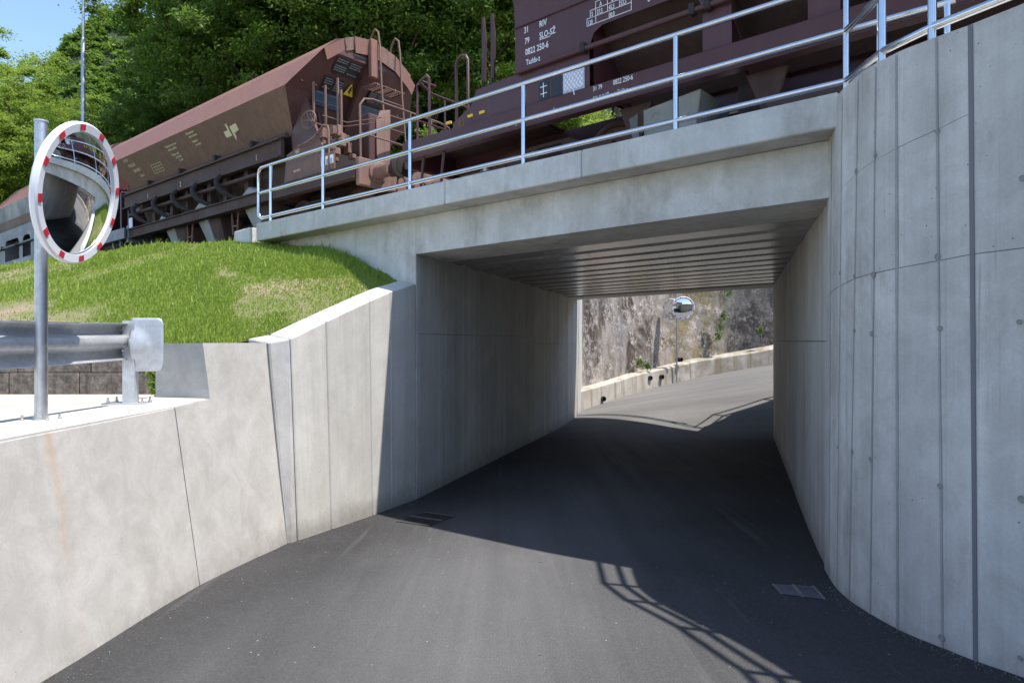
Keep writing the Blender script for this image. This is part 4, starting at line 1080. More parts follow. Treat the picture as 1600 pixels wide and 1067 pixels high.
    def flat(poly, name, mat):
        q = [side(*p) for p in poly]; nrm = (q[1]-q[0]).cross(q[2]-q[0]).normalized()*.002
        return MB().hexa([p for p in q], [p+out*.3 for p in q]).build(name, mat, r)
    flat([(-2.55, .40), (-2.32, .40), (-2.32, .66), (-2.38, .66), (-2.38, .53), (-2.55, .53)], 'rail_emblem', M['cream_print'])
    flat([(-2.26, .28), (-2.19, .36), (-2.19, .43), (-2.0, .46), (-2.0, .60), (-2.27, .58)], 'rail_emblem', M['cream_print'])
    th = math.atan2(up.z, -(-up.y)*-1) if False else math.atan2(up.z, up.y)
    rot = (th, 0, 0)
    for (x, h, s_, sz) in ((-7.25, .75, '31 RIV', .10), (-7.15, .60, '79 SLO-SZ', .10), (-7.02, .45, '0834 803-3', .10), (-6.85, .30, 'Tads-z', .10)):
        text('wagon_number', s_, sz, M['cream_print'], r, side(x, h), rot)
    fill = [('Preskusni voz ne sme', 5.05, .68), ('voziti cez grbino', 5.0, .60), ('Vsebina vozila', 4.95, .47), ('do 50 km/h', 4.85, .39), ('na tirih', 4.75, .31)]
    for s_, x, h in fill: text('side_print', s_, .075, M['cream_print'], r, side(-x, h), rot)
    for s_, x, h in [('Na izpraznitev', 3.95, .76), ('odpreti loputo', 3.9, .68), ('Nakladni', 3.85, .56), ('voz odprt', 3.8, .48)]: text('side_print', s_, .075, M['cream_print'], r, side(-x, h), rot)
    # capacity grid
    gx = -6.1
    for k in range(4): flat([(gx, .25+k*.07), (gx+.5, .25+k*.07), (gx+.5, .258+k*.07), (gx, .258+k*.07)], 'capacity_grid', M['cream_print'])
    for k in range(5): flat([(gx+k*.125, .25), (gx+k*.125+.008, .25), (gx+k*.125+.008, .468), (gx+k*.125, .468)], 'capacity_grid', M['cream_print'])
    for x, s_ in ((-6.4, '1'), (-4.7, '2'), (-1.45, '1')): text('side_print', s_, .16, M['cream_print'], r, (x, -1.305, 1.79), (R(90), 0, 0))
    text('side_print', '4,5', .15, M['cream_print'], r, (-7.0, -1.31, 1.50), (R(90), 0, 0))
    MB().box(-7.15, -6.7, -1.30, -1.26, 1.45, 1.68).build('data_panel', M['brown_dark'], r)
    m = MB().box(-7.35, -7.15, -1.36, -1.345, 1.15, 1.40); m.build('label_holder', M['paper'], r)
    return r
WA = wagon_slanted()

# ---- wagon with arched side plates (two of them)
def wagon_arched(loc, rz, ry, mat, label, dark, marks=True, roofmat=None, endmat=None):
    L = 8.6
    r = thing('hopper_wagon', loc, label, 'railway wagon', rz=rz, ry=ry)
    PY = -1.45
    # openings (x0,x1) between sole and top strip
    ops = [(1.2, 2.69), (3.02, 3.80), (4.10, 4.50), (4.80, 5.58), (5.91, 7.40)]
    z0, z1, z2 = 1.18, 1.90, 2.27
    for sy in (-1, 1):
        y0, y1 = (PY, PY+.012) if sy == -1 else (-PY-.012, -PY)
        xs = [0]+[v for o_ in ops for v in o_]+[L]
        for i in range(0, len(xs), 2):
            a, b = xs[i], xs[i+1]
            MB().prism([(a if i else .0, z0), (b if i < len(xs)-2 else L, z0), (b, z2), (a, z2)], 'y', y0, y1).build('side_plate', mat, r)
        for a, b in ops:
            c = .22
            MB().prism([(a, z1-.22), (a, z2), (b, z2), (b, z1-.22), (b-.07, z1-.06), (b-.20, z1), (a+.20, z1), (a+.07, z1-.06)], 'y', y0+.0005*sy, y1+.0005*sy).build('arch_plate', mat, r)
    # fold, upper side, roof
    prof = [(-1.45, z2), (-1.47, 2.55), (-1.55, 3.05), (-.80, 3.95), (-.4, 4.15), (0, 4.22), (.4, 4.15), (.80, 3.95), (1.55, 3.05), (1.47, 2.55), (1.45, z2)]
    m = MB(); n = len(prof)
    for x in (0, L): m.v += [(x, y, z) for y, z in prof]
    m.f = [(i, i+1, n+i+1, n+i) for i in range(2)]+[(i, i+1, n+i+1, n+i) for i in range(8, 10)]
    m.build('upper_side', mat, r)
    m = MB(); m.v = [(x, y, z) for x in (0, L) for y, z in prof[2:9]]; m.f = [(i, i+1, 7+i+1, 7+i) for i in range(6)]
    m.build('roof', roofmat or mat, r)
    for x, s in ((0, 1), (L, -1)):
        m = MB(); m.v = [(x, y, z) for y, z in prof]; m.v += [(x+s*.9, .5, 1.3), (x+s*.9, -.5, 1.3)]
        m.f = [tuple(range(n)), (0, n-1, n, n+1)]
        m.build('end_wall', endmat or mat, r)
    MB().tube([(.0, PY-.012, z2+.01), (L, PY-.012, z2+.01)], .012, 6).build('fold_bead', mat, r)
    # inner hopper slopes seen through the arches
    m = MB()
    for sy in (-1, 1): m.add([(.2, sy*1.42, z2), (L-.2, sy*1.42, z2), (L-1.2, sy*.45, 1.1), (1.2, sy*.45, 1.1)], [(0, 1, 2, 3)])
    m.build('hopper_slope', dark, r)
    for x in (1.25, 2.85, 4.3, 5.75, 7.3): MB().add([(x, PY+.02, 2.2), (x, -.5, 1.15), (x, PY+.02, 1.15)], [(0, 1, 2)]).build('web_plate', mat, r)
    MB().tube([(.05, PY-.05, 1.655), (L-.05, PY-.05, 1.655)], .034, 10).build('edge_pipe', mat, r, smooth=True)
    for x in (1.15, 2.6, 2.78, 4.6, 5.9, 7.4): MB().box(x-.035, x+.035, PY-.10, PY, 1.60, 1.73).build('hinge', M['under'], r, bevel=.012)
    m = MB(); m.box(-2.3, L+2.3, PY-.03, PY+.02, .91, 1.18); m.box(-2.3, L+2.3, PY-.03, PY+.12, .90, .93)
    for y in (-.3, .3, 1.42): m.box(-2.3, L+2.3, y-.05, y+.05, .85, 1.15)
    m.build('sole_bar', mat, r, bevel=.006)
    # gusset plates at each end
    for (f, s) in ((lambda x: x, 0), (lambda x: L-x, 1)):
        P = [(0, 1.66), (-.74, 1.64), (-.86, 1.42), (-1.22, 1.27), (-1.22, 1.18), (0, 1.18)]
        P = [(f(x), z) for x, z in P]
        for y0 in (PY+.01, 1.42): MB().prism(P, 'y', y0, y0+.012).build('gusset', mat, r)
        X = f(-2.35); a, b = sorted((X, f(-2.25)))
        MB().box(a, b, -1.40, 1.40, .80, 1.24).build('headstock', mat, r, bevel=.01)
        buffers(r, X, -1 if s == 0 else 1, mat)
        a, b = sorted((f(-2.3), f(0)))
        MB().box(a, b, -1.38, 1.38, 1.13, 1.17).build('platform', dark, r)
        bogie(r, f(.25), dark, M['rail'])
        T = lambda pts: [(f(x), y, z) for x, y, z in pts]
        MB().tube(T([(-2.15, -1.3, 1.15), (-2.15, -1.3, 2.1), (-2.15, -1.22, 2.2), (-2.15, -.9, 2.2)]), .02, 8).build('handrail', mat, r, smooth=True)
        MB().tube(T([(-1.82, -1.35, 1.15), (-1.82, -1.35, 2.12), (-1.88, -1.35, 2.18), (-2.10, -1.3, 2.14), (-2.15, -1.0, 2.06), (-2.15, 1.0, 2.02)]), .022, 8).build('handrail', mat, r, smooth=True)
        MB().tube(T([(-1.2, -1.38, 1.0), (-1.2, -1.38, 2.15), (-1.16, -1.38, 2.22), (-1.08, -1.38, 2.25), (-1.0, -1.38, 2.22), (-.96, -1.38, 2.15), (-.96, -1.38, 1.0)]), .022, 8).build('handrail', mat, r, smooth=True)
        for y in (-.7, .1, .9): MB().tube(T([(-2.15, y, 1.15), (-2.15, y, 2.06)]), .016, 6).build('handrail', mat, r)
        MB().tube(T([(-2.15, -1.3, 1.55), (-2.15, 1.3, 1.55)]), .016, 6).build('handrail', mat, r)
        for x in (-.92, -.74): MB().prism([(f(x)-.035, 1.9), (f(x)+.035, 1.9), (f(x)+.06, 2.5), (f(x)+.02, 2.86), (f(x)-.02, 2.86), (f(x)-.02, 2.5)], 'y', -1.1, -1.07).build('lever', mat, r)
        for x in (-.92, -.74): MB().tube(T([(x, -1.12, 1.9), (x+.03, -1.14, 1.8), (x-.03, -1.14, 1.72), (x, -1.12, 1.64)]), .018, 6).build('lever_hook', M['pole_steel'] if False else M['brown_dark'], r)
        MB().box(*sorted((f(-1.12), f(-.98))), -1.44, -1.40, .98, 1.28).build('yellow_step', M['yellow'], r, bevel=.01)
        for x in (-1.3, -.85, -.62): MB().box(*sorted((f(x-.05), f(x+.05))), -1.46, -1.43, 1.27, 1.31).build('yellow_mark', M['yellow'], r)
        # small foot step frame under the headstock
        MB().tube(T([(-1.9, -1.4, .9), (-1.95, -1.42, .45), (-1.5, -1.42, .45), (-1.45, -1.4, .9)]), .025, 6).build('step', mat, r)
    # chutes
    for x in (1.95, 6.65):
        MB().hexa([(x-.2, -1.10, .25), (x+.45, -1.10, .25), (x+.45, -.5, .25), (x-.2, -.5, .25)], [(x-.12, -1.25, .80), (x+.62, -1.25, .88), (x+.62, -.4, .88), (x-.12, -.4, .80)]).build('discharge_chute', M['chute'], r, bevel=.01)
        MB().hexa([(x-.22, -1.12, .22), (x-.19, -1.30, .22), (x-.19, -.9, .22), (x-.22, -.9, .22)], [(x-.20, -1.14, .84), (x-.26, -1.34, .70), (x-.18, -.9, .84), (x-.2, -.9, .84)]).build('chute_flap', M['chute'], r)
    for x in (1.5, 3.1, 5.5, 7.1):
        MB().prism([(x-.03, .9), (x+.42, .9), (x+.25, .45), (x+.15, .45)], 'y', -1.2, -1.16).build('hanger', dark, r)
    MB().box(2.9, 3.2, -1.0, 1.0, .2, .9).build('valve_chest', M['under'], r)
    MB().prism([(3.3, .25), (5.3, .25), (5.3, .62), (3.3, .60)], 'y', -1.25, -1.22).build('side_tank', dark, r)
    if marks:
        def tx(s_, x, z, sz, y=PY-.004, sx=.8): text('wagon_number', s_, sz, M['white_print'], r, (x, y, z), (R(90), 0, 0), sx=sx)
        tx('31', .16, 2.165, .115, sx=.72); tx('RIV', .42, 2.165, .115, sx=.75)
        tx('79', .17, 2.015, .115, sx=.72); tx('SLO-SŽ', .42, 2.015, .115, sx=.72)
        MB().box(.42, .60, PY-.006, PY-.003, 1.995, 2.004).build('underline', M['white_print'], r)
        tx('0822 250-6', .18, 1.865, .118, sx=.72); tx('Tadds-z', .19, 1.73, .105, sx=.72)
        # brake / hash sign, black field and framed card with mesh
        MB().box(.40, .57, PY-.006, PY-.001, 1.20, 1.45).build('black_field', M['black'], r)
        m = MB(); m.box(.475, .487, PY-.008, PY-.006, 1.23, 1.42); m.box(.43, .54, PY-.0085, PY-.006, 1.365, 1.375); m.box(.43, .54, PY-.0085, PY-.006, 1.275, 1.285)
        m.build('hash_mark', M['white_print'], r)
        MB().box(.61, .81, PY-.006, PY-.001, 1.20, 1.44).build('black_field', M['black'], r)
        fr = MB().box(.80, 1.13, PY-.010, PY-.002, 1.19, 1.45).build('card_frame', M['galv_dull'], r)
        MB().box(.82, 1.11, PY-.016, PY-.011, 1.21, 1.43).build('card', M['paper'], fr)
        m = MB()
        for k in range(-3, 8):
            for s in (-1, 1):
                x0 = .82+k*.055; pts_ = []
                for zz in (1.21, 1.43):
                    xx = x0+(zz-1.21)*.75 if s == 1 else x0+.165-(zz-1.21)*.75
                    pts_.append((xx, zz))
                (xa, za), (xb, zb_) = pts_
                # clip to the card
                def clip(xa, za, xb, zb_):
                    ts_ = [0, 1]
                    for lim in (.82, 1.11):
                        if (xa-lim)*(xb-lim) < 0: ts_.append((lim-xa)/(xb-xa))
                    ts_.sort(); best = None
                    for a_, b_ in zip(ts_, ts_[1:]):
                        mx_ = xa+(xb-xa)*(a_+b_)/2
                        if .82 <= mx_ <= 1.11: best = (a_, b_)
                    return best
                c_ = clip(xa, za, xb, zb_)
                if c_: m.tube([(xa+(xb-xa)*t, PY-.019, za+(zb_-za)*t) for t in c_], .0028, 4)
        m.build('wire_mesh', M['pole_steel'], fr)
        MB().tube([(.97, PY-.02, 1.20), (.99, PY-.03, 1.13)], .009, 6).build('card_latch', M['paper'], fr)
        tx('Prehodne Postajne', .62, 1.485, .058, sx=.78)
        tx('31 79', 1.27, 1.105, .075, y=PY-.034); tx('0822 250-6', 1.56, 1.105, .085, y=PY-.034, sx=.7)
        tx('RIV  SLO-SŽ', 1.27, .995, .055, y=PY-.034); tx('Tadds-z', 1.62, .995, .055, y=PY-.034)
        tx('3', .66, 1.0, .06, y=PY-.034); tx('2', .02, .95, .06, y=PY-.034)
        tx('8', 2.02, 1.965, .085, sx=.75); tx('RIV 1978', 2.30, 1.985, .06)
        # load table
        def ln(xa, xb, za, zb_): MB().box(xa, xb, PY-.006, PY-.003, za, zb_).build('table_line', M['white_print'], r)
        ln(1.17, 1.81, 1.94, 1.947); ln(1.17, 1.17+.007, 1.94, 2.03); ln(1.22, 1.81, 2.03, 2.037); ln(1.17, 1.31, 2.03, 2.037); ln(1.22, 1.227, 2.03, 2.12); ln(1.22, 1.81, 2.12, 2.127); ln(1.30, 1.307, 1.94, 2.21); ln(1.80, 1.807, 1.94, 2.21); ln(1.47, 1.477, 2.03, 2.21); ln(1.64, 1.647, 2.03, 2.21); ln(1.30, 1.807, 2.205, 2.212)
        for s_, x, z in (('120', 1.185, 1.952), ('00,0', 1.49, 1.952), ('S', 1.24, 2.045), ('37,5', 1.32, 2.045), ('45,5', 1.49, 2.045), ('53,5', 1.655, 2.045), ('A', 1.36, 2.135), ('B', 1.53, 2.135), ('C', 1.70, 2.135)): tx(s_, x, z, .078, sx=.62)
        tx('M-6  5908  VK-II', .35, .64, .06, y=-1.06)
        tx('- 180 -', -.8, .50, .07, y=-1.3)
    return r
u2 = Vector((math.cos(R(-40.5)), math.sin(R(-40.5)), 0))
W2loc = Vector((-1.43, 12.42, 4.255))+u2*3.2
wagon_arched(tuple(W2loc), R(-40.5), -.012, M['maroon'], 'dark maroon hopper wagon with white numbers standing right over the underpass', M['brown_dark'])
# far left wagon of the same kind, maroon with sky reflection coloured in
u1 = Vector((math.cos(R(-38.9)), math.sin(R(-38.9)), 0))
W3 = Vector((-3.22, 13.91, 4.2))-u1*(9.8+8.6); W3.z = 4.2-.021*18.4
W3o = wagon_arched(tuple(W3), R(-38.6), -.021, M['greyblue'], 'hopper wagon with sky sheen coloured in blue grey, pink roof, left edge behind the mirror', M['brown_dark'], False, M['maroon_roof'], M['maroon'])
# brown hip band, emblem and ladder of the far left wagon
MB().hexa([(.1, -1.462, 2.30), (8.5, -1.462, 2.30), (8.5, -1.482, 2.56), (.1, -1.482, 2.56)], [(.1, -1.47, 2.30), (8.5, -1.47, 2.30), (8.5, -1.49, 2.56), (.1, -1.49, 2.56)]).build('hip_band', M['brown'], W3o)
MB().prism([(6.2, 2.0), (6.45, 2.0), (6.45, 2.22), (6.38, 2.22), (6.38, 2.09), (6.2, 2.09)], 'y', -1.46, -1.452).build('rail_emblem', M['white_print'], W3o)
MB().prism([(6.52, 1.93), (6.6, 2.0), (6.6, 2.03), (6.85, 2.06), (6.85, 2.16), (6.52, 2.16)], 'y', -1.46, -1.452).build('rail_emblem', M['white_print'], W3o)
for y in (.85, 1.25): MB().tube([(9.4, y, 1.0), (9.15, y, 3.2), (9.0, y, 3.9)], .02, 6).build('ladder_stile', M['maroon'], W3o)
for k in range(9): MB().tube([(9.37-k*.03, .85, 1.15+k*.28), (9.37-k*.03, 1.25, 1.15+k*.28)], .016, 6).build('rung', M['maroon_roof'], W3o)
for k in range(5): MB().tube([(10.5, -1.2, 1.3+k*.3), (10.5, .4, 1.3+k*.3)], .016, 6).build('rung', M['maroon_roof'], W3o)
for y in (-1.2, -.4, .4): MB().tube([(10.5, y, 1.0), (10.5, y, 2.6)], .018, 6).build('ladder_stile', M['maroon_roof'], W3o)

# rails
def rail_line(off):
    pts = []
    for (x, y) in ((-32, 36.8), (-18, 25.7), (-10.5, 19.65), (-3.22, 13.91), (-1.43, 12.42), (1.0, 10.34), (12, .95), (22, -8)):
        pts.append((x, y))
    m = MB(); 
    for i, (x, y) in enumerate(pts):
        a = pts[max(0, i-1)]; b = pts[min(len(pts)-1, i+1)]; d = Vector((b[0]-a[0], b[1]-a[1], 0)).normalized(); nn = Vector((-d.y, d.x, 0))
        s = (Vector((x, y, 0))-Vector((-3.22, 13.91, 0))).dot(ub); z = 4.2+(.0205 if s < 0 else .0125)*s
        for (o, dz) in ((-.036, 0), (.036, 0), (.036, -.035), (.01, -.045), (.01, -.13), (.07, -.15), (-.07, -.15), (-.01, -.13), (-.01, -.045), (-.036, -.035)):
            p = nn*(off+o); m.v.append((x+p.x, y+p.y, z+dz))
    for i in range(len(pts)-1):
        for k in range(10): m.f.append((i*10+k, i*10+(k+1) % 10, i*10+10+(k+1) % 10, i*10+10+k))
    return m
tr = thing('railway_track', (0, 0, 0), 'rusty rails under the train on the embankment and bridge', 'railway track')
for o_ in (-.75, .75): rail_line(o_).build('rail', M['rail'], tr)

# ------------------------------------------------------------------ numpy mesh of many small faces
def np_mesh(name, V, F, mat):
    me = bpy.data.meshes.new(name); nv = len(V); nf, k = F.shape
    me.vertices.add(nv); me.vertices.foreach_set('co', V.astype(np.float32).ravel())
    me.loops.add(nf*k); me.loops.foreach_set('vertex_index', F.astype(np.int32).ravel())
    me.polygons.add(nf); me.polygons.foreach_set('loop_start', np.arange(0, nf*k, k, dtype=np.int32)); me.polygons.foreach_set('loop_total', np.full(nf, k, dtype=np.int32))
    me.update(calc_edges=True); me.materials.append(mat)
    return me
# grass on the bank
NR = np.random.RandomState(5)
def grass():
    N = 210000
    P = []; 
    # sample s,t with density towards the near part
    s = NR.rand(N*2)**.62; t = NR.rand(N*2)
    pos = np.array([emb(a, b) for a, b in zip(s, t)])
    nz = np.array([mn.fractal(Vector((p[0]*.55, p[1]*.55, 1.7)), 1, 2, 4) for p in pos])
    left = np.clip((-6.0-pos[:, 0])/5.0, 0, 1)*.28
    band = np.array([mn.noise(Vector(((p[0]*.8-p[1]*.6)*1.1, (p[0]*.6+p[1]*.8)*.3, 5))) for p in pos])
    keep = NR.rand(N*2) < np.clip((nz+band*.30+.50-left*1.9)/.42, .12, 1)
    pos = pos[keep][:N]; nz = nz[keep][:N]; n = len(pos)
    h = (.018+.050*NR.rand(n)**1.5)*(1+.9*np.clip(nz, -.35, .5)); wd = .0045+.004*NR.rand(n)
    tall = NR.rand(n) < .025; h[tall] *= 2.1
    far = np.clip((pos[:, 1]-9)/10, 0, 1); wd = wd*(1+1.5*far); h = h*(1+.35*far)
    a = NR.rand(n)*2*np.pi; lean = (NR.rand(n, 2)-.5)*.9; lean[:, 0] += .1
    d = np.stack([np.cos(a), np.sin(a)], 1)*wd[:, None]
    b0 = pos.copy(); b0[:, :2] -= d; b1 = pos.copy(); b1[:, :2] += d; b0[:, 2] -= .01; b1[:, 2] -= .01
    m0 = pos.copy(); m0[:, :2] += lean*h[:, None]*.35-d*.7; m0[:, 2] += h*.6
    m1 = m0.copy(); m1[:, :2] += d*1.4
    tp = pos.copy(); tp[:, :2] += lean*h[:, None]; tp[:, 2] += h
    V = np.stack([b0, b1, m1, m0, tp], 1).reshape(-1, 3); o = np.arange(n)*5
    F = np.concatenate([np.stack([o, o+1, o+2], 1), np.stack([o, o+2, o+3], 1), np.stack([o+3, o+2, o+4], 1)])
    ob = bpy.data.objects.new('grass', np_mesh('grass', V, F, M['grass'])); C.objects.link(ob)
    tag(ob, 'fresh bright green grass growing on the bank left of the bridge', 'grass', kind='stuff')
grass()

def leaves(n_clump, per, rx, ry, rz, cz, size, seed, flat=.55, droop=.0, inner=.25, clr=1.0):
    """leaf-sized faces gathered into clumps spread through a crown"""
    r = np.random.RandomState(seed)
    u = r.normal(size=(n_clump, 3)); u /= np.linalg.norm(u, axis=1)[:, None]
    rad = (inner+(1-inner)*r.rand(n_clump)**.6)[:, None]
    lob = 1+.28*np.sin(u[:, :1]*5+seed)+.22*np.sin(u[:, 2:3]*7+seed*2)+.2*np.sin(u[:, 1:2]*9)
    cl = u*rad*lob*np.array([rx, ry, rz])+np.array([0, 0, cz])
    cs = (.28+.50*r.rand(n_clump))*clr
    k = np.repeat(np.arange(n_clump), per); n = len(k)
    off = r.normal(size=(n, 3))*cs[k][:, None]*np.array([.55, .55, .55*flat])
    p = cl[k]+off; p[:, 2] -= droop*np.linalg.norm(off[:, :2], axis=1)
    nrm = r.normal(size=(n, 3)); nrm[:, 2] = np.abs(nrm[:, 2])+.7; nrm += u[k]*.5; nrm /= np.linalg.norm(nrm, axis=1)[:, None]
    a = np.cross(nrm, r.normal(size=(n, 3))); a /= np.linalg.norm(a, axis=1)[:, None]; b = np.cross(nrm, a)
    s = (size*(.6+.8*r.rand(n)))[:, None]
    V = np.stack([p-a*s, p+b*s*.42, p+a*s, p-b*s*.42], 1).reshape(-1, 3)
    o = np.arange(n)*4; F = np.stack([o, o+1, o+2, o+3], 1)
    return V, F
def trunk_mb(h, r0, seed, branches=7, lean=.3, spread=1.8, z0=.3):
    rr = random.Random(seed); m = MB(); pts_ = []; x = y = 0
    for i in range(7):
        f = i/6; pts_.append((x, y, f*h)); x += rr.uniform(-1, 1)*lean*.35; y += rr.uniform(-1, 1)*lean*.35
    m.tube(pts_, [r0*(1-.85*i/6) for i in range(7)], 7)
    for k in range(branches):
        f = z0+(1-z0-.08)*k/branches; i = min(5, int(f*6)); p = Vector(pts_[i]).lerp(Vector(pts_[i+1]), f*6-i)
        a = rr.uniform(0, 6.28); L = spread*(1.15-f)*rr.uniform(.8, 1.3)
        q = p+Vector((math.cos(a)*L*.5, math.sin(a)*L*.5, L*.45)); e = p+Vector((math.cos(a)*L, math.sin(a)*L, L*.75))
        rb = r0*.42*(1-f*.6); m.tube([p, q, e], [rb, rb*.6, rb*.2], 5)
    return m
KIND = {}
def kind(k, mat, args, th, tr_, br_, spread):
    V, F = leaves(*args[:-1], **args[-1])
    KIND[k] = (np_mesh('crown', V, F, mat), trunk_mb(th, tr_, len(k)+args[7], br_, spread=spread).mesh('trunk', M['bark'], True))
kind('darkA', M['leaf_dark'], (170, 330, 3.3, 3.3, 5.2, 8.2, .085, 11, dict(flat=.5)), 12.5, .20, 9, 3)
kind('darkB', M['leaf_dark'], (170, 330, 3.7, 3.4, 5.6, 9.0, .08, 23, dict(flat=.45)), 13.8, .22, 9, 3)
kind('midA', M['leaf_mid'], (150, 320, 3.1, 3.1, 4.4, 7.2, .085, 31, dict(flat=.5, droop=.15)), 11, .18, 8, 2.8)
kind('lightA', M['leaf_light'], (150, 300, 3.0, 3.0, 4.2, 6.8, .08, 41, dict(flat=.35, droop=.25)), 10.5, .16, 8, 2.8)
kind('lightB', M['leaf_light'], (140, 300, 2.6, 2.8, 4.6, 7.0, .08, 57, dict(flat=.35, droop=.25)), 11, .15, 8, 2.6)
kind('bush', M['leaf_light'], (60, 260, 1.5, 1.4, 1.2, 1.2, .055, 63, dict(flat=.6, inner=.1, clr=.6)), 1.6, .05, 7, 1.1)
kind('bushd', M['leaf_mid'], (60, 260, 1.6, 1.5, 1.3, 1.3, .06, 77, dict(flat=.6, inner=.1, clr=.6)), 1.6, .05, 7, 1.1)
def plant(k, x, y, z, s, rz, label, cat='tree', group=None, name='tree'):
    t = thing(name, (x, y, z), label, cat, group, rz=rz)
    t.scale = (s, s, s*rng.uniform(.95, 1.1))
    cm, tmh = KIND[k]
    put(cm, 'crown' if cat == 'tree' else 'foliage', t); put(tmh, 'trunk' if cat == 'tree' else 'stem', t)
    return t
# ------------------------------------------------------------------ hillside
FOOT = [(-90, 66, 4.0), (-60, 50, 4.0), (-40, 38, 3.9), (-26, 30.5, 3.9), (-16, 25, 3.9), (-9, 22, 4.0), (-3, 20.6, 4.0), (.4, 20.6, 5.6), (1.6, 21.6, 6.2), (2.6, 22.9, 6.3), (4.3, 25.1, 6.4), (6.9, 26.9, 6.5), (10.1, 27.4, 6.6), (16, 27, 6.8), (26, 25, 7), (50, 20, 8), (90, 10, 9)]
def hill_pt(s, d):
    p = pl(FOOT, s); x = p[0]; up_ = .34+.36*sm((x+26)/24)
    px_, py_ = p[0]-.28*d, p[1]+.96*d
    z = p[2]+up_*d*(1-.0016*d)+mn.noise(Vector((px_*.07, py_*.07, 1)))*min(2.2, d*.12)
    return (px_, py_, z)
ds = [0, 1, 2, 3.5, 5, 7, 10, 13, 17, 22, 28, 36, 46, 60, 80, 110, 150]
m = MB(); NX = 110
for d in ds:
    for i in range(NX+1):
        q = hill_pt(i/NX, d) if d >= 0 else tuple(Vector(pl(FOOT, i/NX))+Vector((.3, -1.0, -.4)))
        m.v.append(q)
for j in range(len(ds)-1):
    for i in range(NX): m.f.append((j*(NX+1)+i, j*(NX+1)+i+1, (j+1)*(NX+1)+i+1, (j+1)*(NX+1)+i))
tag(m.build('hill', M['forest_floor'], smooth=True), kind='structure')
# verge between track and hill foot
m = MB(); m.add([tuple(br(-75, 4.5, 2.9)), tuple(br(-75, 12, 3.0)), tuple(br(-4.25, 9.9, 4.0)), tuple(br(-2.3, 5.2, 4.0))], [(0, 3, 2, 1)])
m.add([tuple(br(-75, 12, 3.0)), (-90, 70, 3.9), (-40, 38.5, 3.9), (-9, 22.3, 4.0), (.4, 20.9, 4.0), (1.7, 21.2, 4.0), tuple(br(-4.25, 9.9, 4.0))], [tuple(range(7))])
m.add([tuple(br(2.2, 9.9, 4.15)), (6.95, 17.4, 4.4), (7.7, 18.2, 4.4), (9, 18.8, 4.4), (16, 20.1, 4.4), (40, 20, 5), (60, -12, 5), tuple(br(30, 9, 4.4))], [tuple(range(8))])
tag(m.build('verge', M['forest_floor']), kind='structure')
# a distant wooded ridge
m = MB(); NI, NJ = 60, 10
for j in range(NJ+1):
    for i in range(NI+1):
        x = -180+i*4.2; y = 120+j*9; e = sm(j/NJ)
        z = 2+e*(42+52*sm((x+160)/40)+6*mn.noise(Vector((x*.03, y*.03, 0))))
        m.v.append((x, y, z))
for j in range(NJ):
    for i in range(NI): m.f.append((j*(NI+1)+i, j*(NI+1)+i+1, (j+1)*(NI+1)+i+1, (j+1)*(NI+1)+i))
tag(m.build('distant_hill', M['forest_floor'], smooth=True), kind='structure')

# trees: screen-filling wood on the slope, each one a thing
def hz_at(x, y):
    # height of the hill below (x, y), by nearest sample of the foot line
    best = None
    for i in range(0, 201):
        p = pl(FOOT, i/200); d = ((y-p[1])/.96); e = abs((p[0]-.28*d)-x)
        if best is None or e < best[0]: best = (e, i/200, d)
    return hill_pt(best[1], max(0, best[2]))[2]
TR = []
# (direction x/y, distance, kind, scale)
row1 = [(-.93, 30, 'lightA', 1.0), (-.84, 31, 'lightB', 1.05), (-.765, 29, 'lightA', .98), (-.70, 32, 'lightB', 1.12), (-.635, 29, 'lightA', .95), (-.585, 27.5, 'midA', .95), (-.52, 27, 'darkA', 1.0), (-.455, 27, 'midA', 1.05), (-.385, 25.5, 'darkB', 1.0), (-.315, 25, 'darkA', .98), (-.25, 24.5, 'midA', 1.0), (-.18, 24, 'darkB', .95), (-.115, 23.6, 'midA', .95), (-.05, 23.2, 'darkA', .95), (.02, 24, 'lightA', .95), (.56, 31, 'lightA', 1.0), (.68, 31, 'midA', 1.0)]
row2 = [(-.90, 39, 'midA', 1.15), (-.80, 38, 'lightB', 1.25), (-.73, 40, 'lightA', 1.2), (-.665, 38, 'lightB', 1.05), (-.60, 36, 'lightA', 1.1), (-.545, 34, 'darkB', 1.1), (-.49, 33, 'darkA', 1.15), (-.425, 32, 'darkB', 1.1), (-.35, 31, 'darkA', 1.1), (-.28, 30.5, 'midA', 1.1), (-.21, 30, 'darkB', 1.1), (-.145, 29.5, 'darkA', 1.1), (-.08, 29, 'lightA', 1.1), (-.02, 29, 'darkB', 1.1), (.06, 30, 'midA', 1.1), (.15, 33, 'darkB', 1.1), (.24, 35, 'midA', 1.1), (.33, 36, 'darkA', 1.1)]
row3 = [(-.78, 50, 'lightA', 1.2), (-.70, 49, 'midA', 1.15), (-.62, 47, 'lightB', 1.2), (-.56, 44, 'midA', 1.2), (-.50, 41, 'darkB', 1.3), (-.44, 40, 'darkA', 1.3), (-.37, 38, 'darkB', 1.3), (-.30, 37, 'darkA', 1.3), (-.23, 36.5, 'darkB', 1.25), (-.16, 36, 'midA', 1.25), (-.09, 36, 'darkA', 1.25), (-.02, 36, 'darkB', 1.25), (.06, 38, 'darkA', 1.25)]
words_ = {'lightA': 'feathery yellow green tree', 'lightB': 'tall loose yellow green tree', 'midA': 'mid green leafy tree', 'darkA': 'dense dark green tree', 'darkB': 'broad dark green tree'}
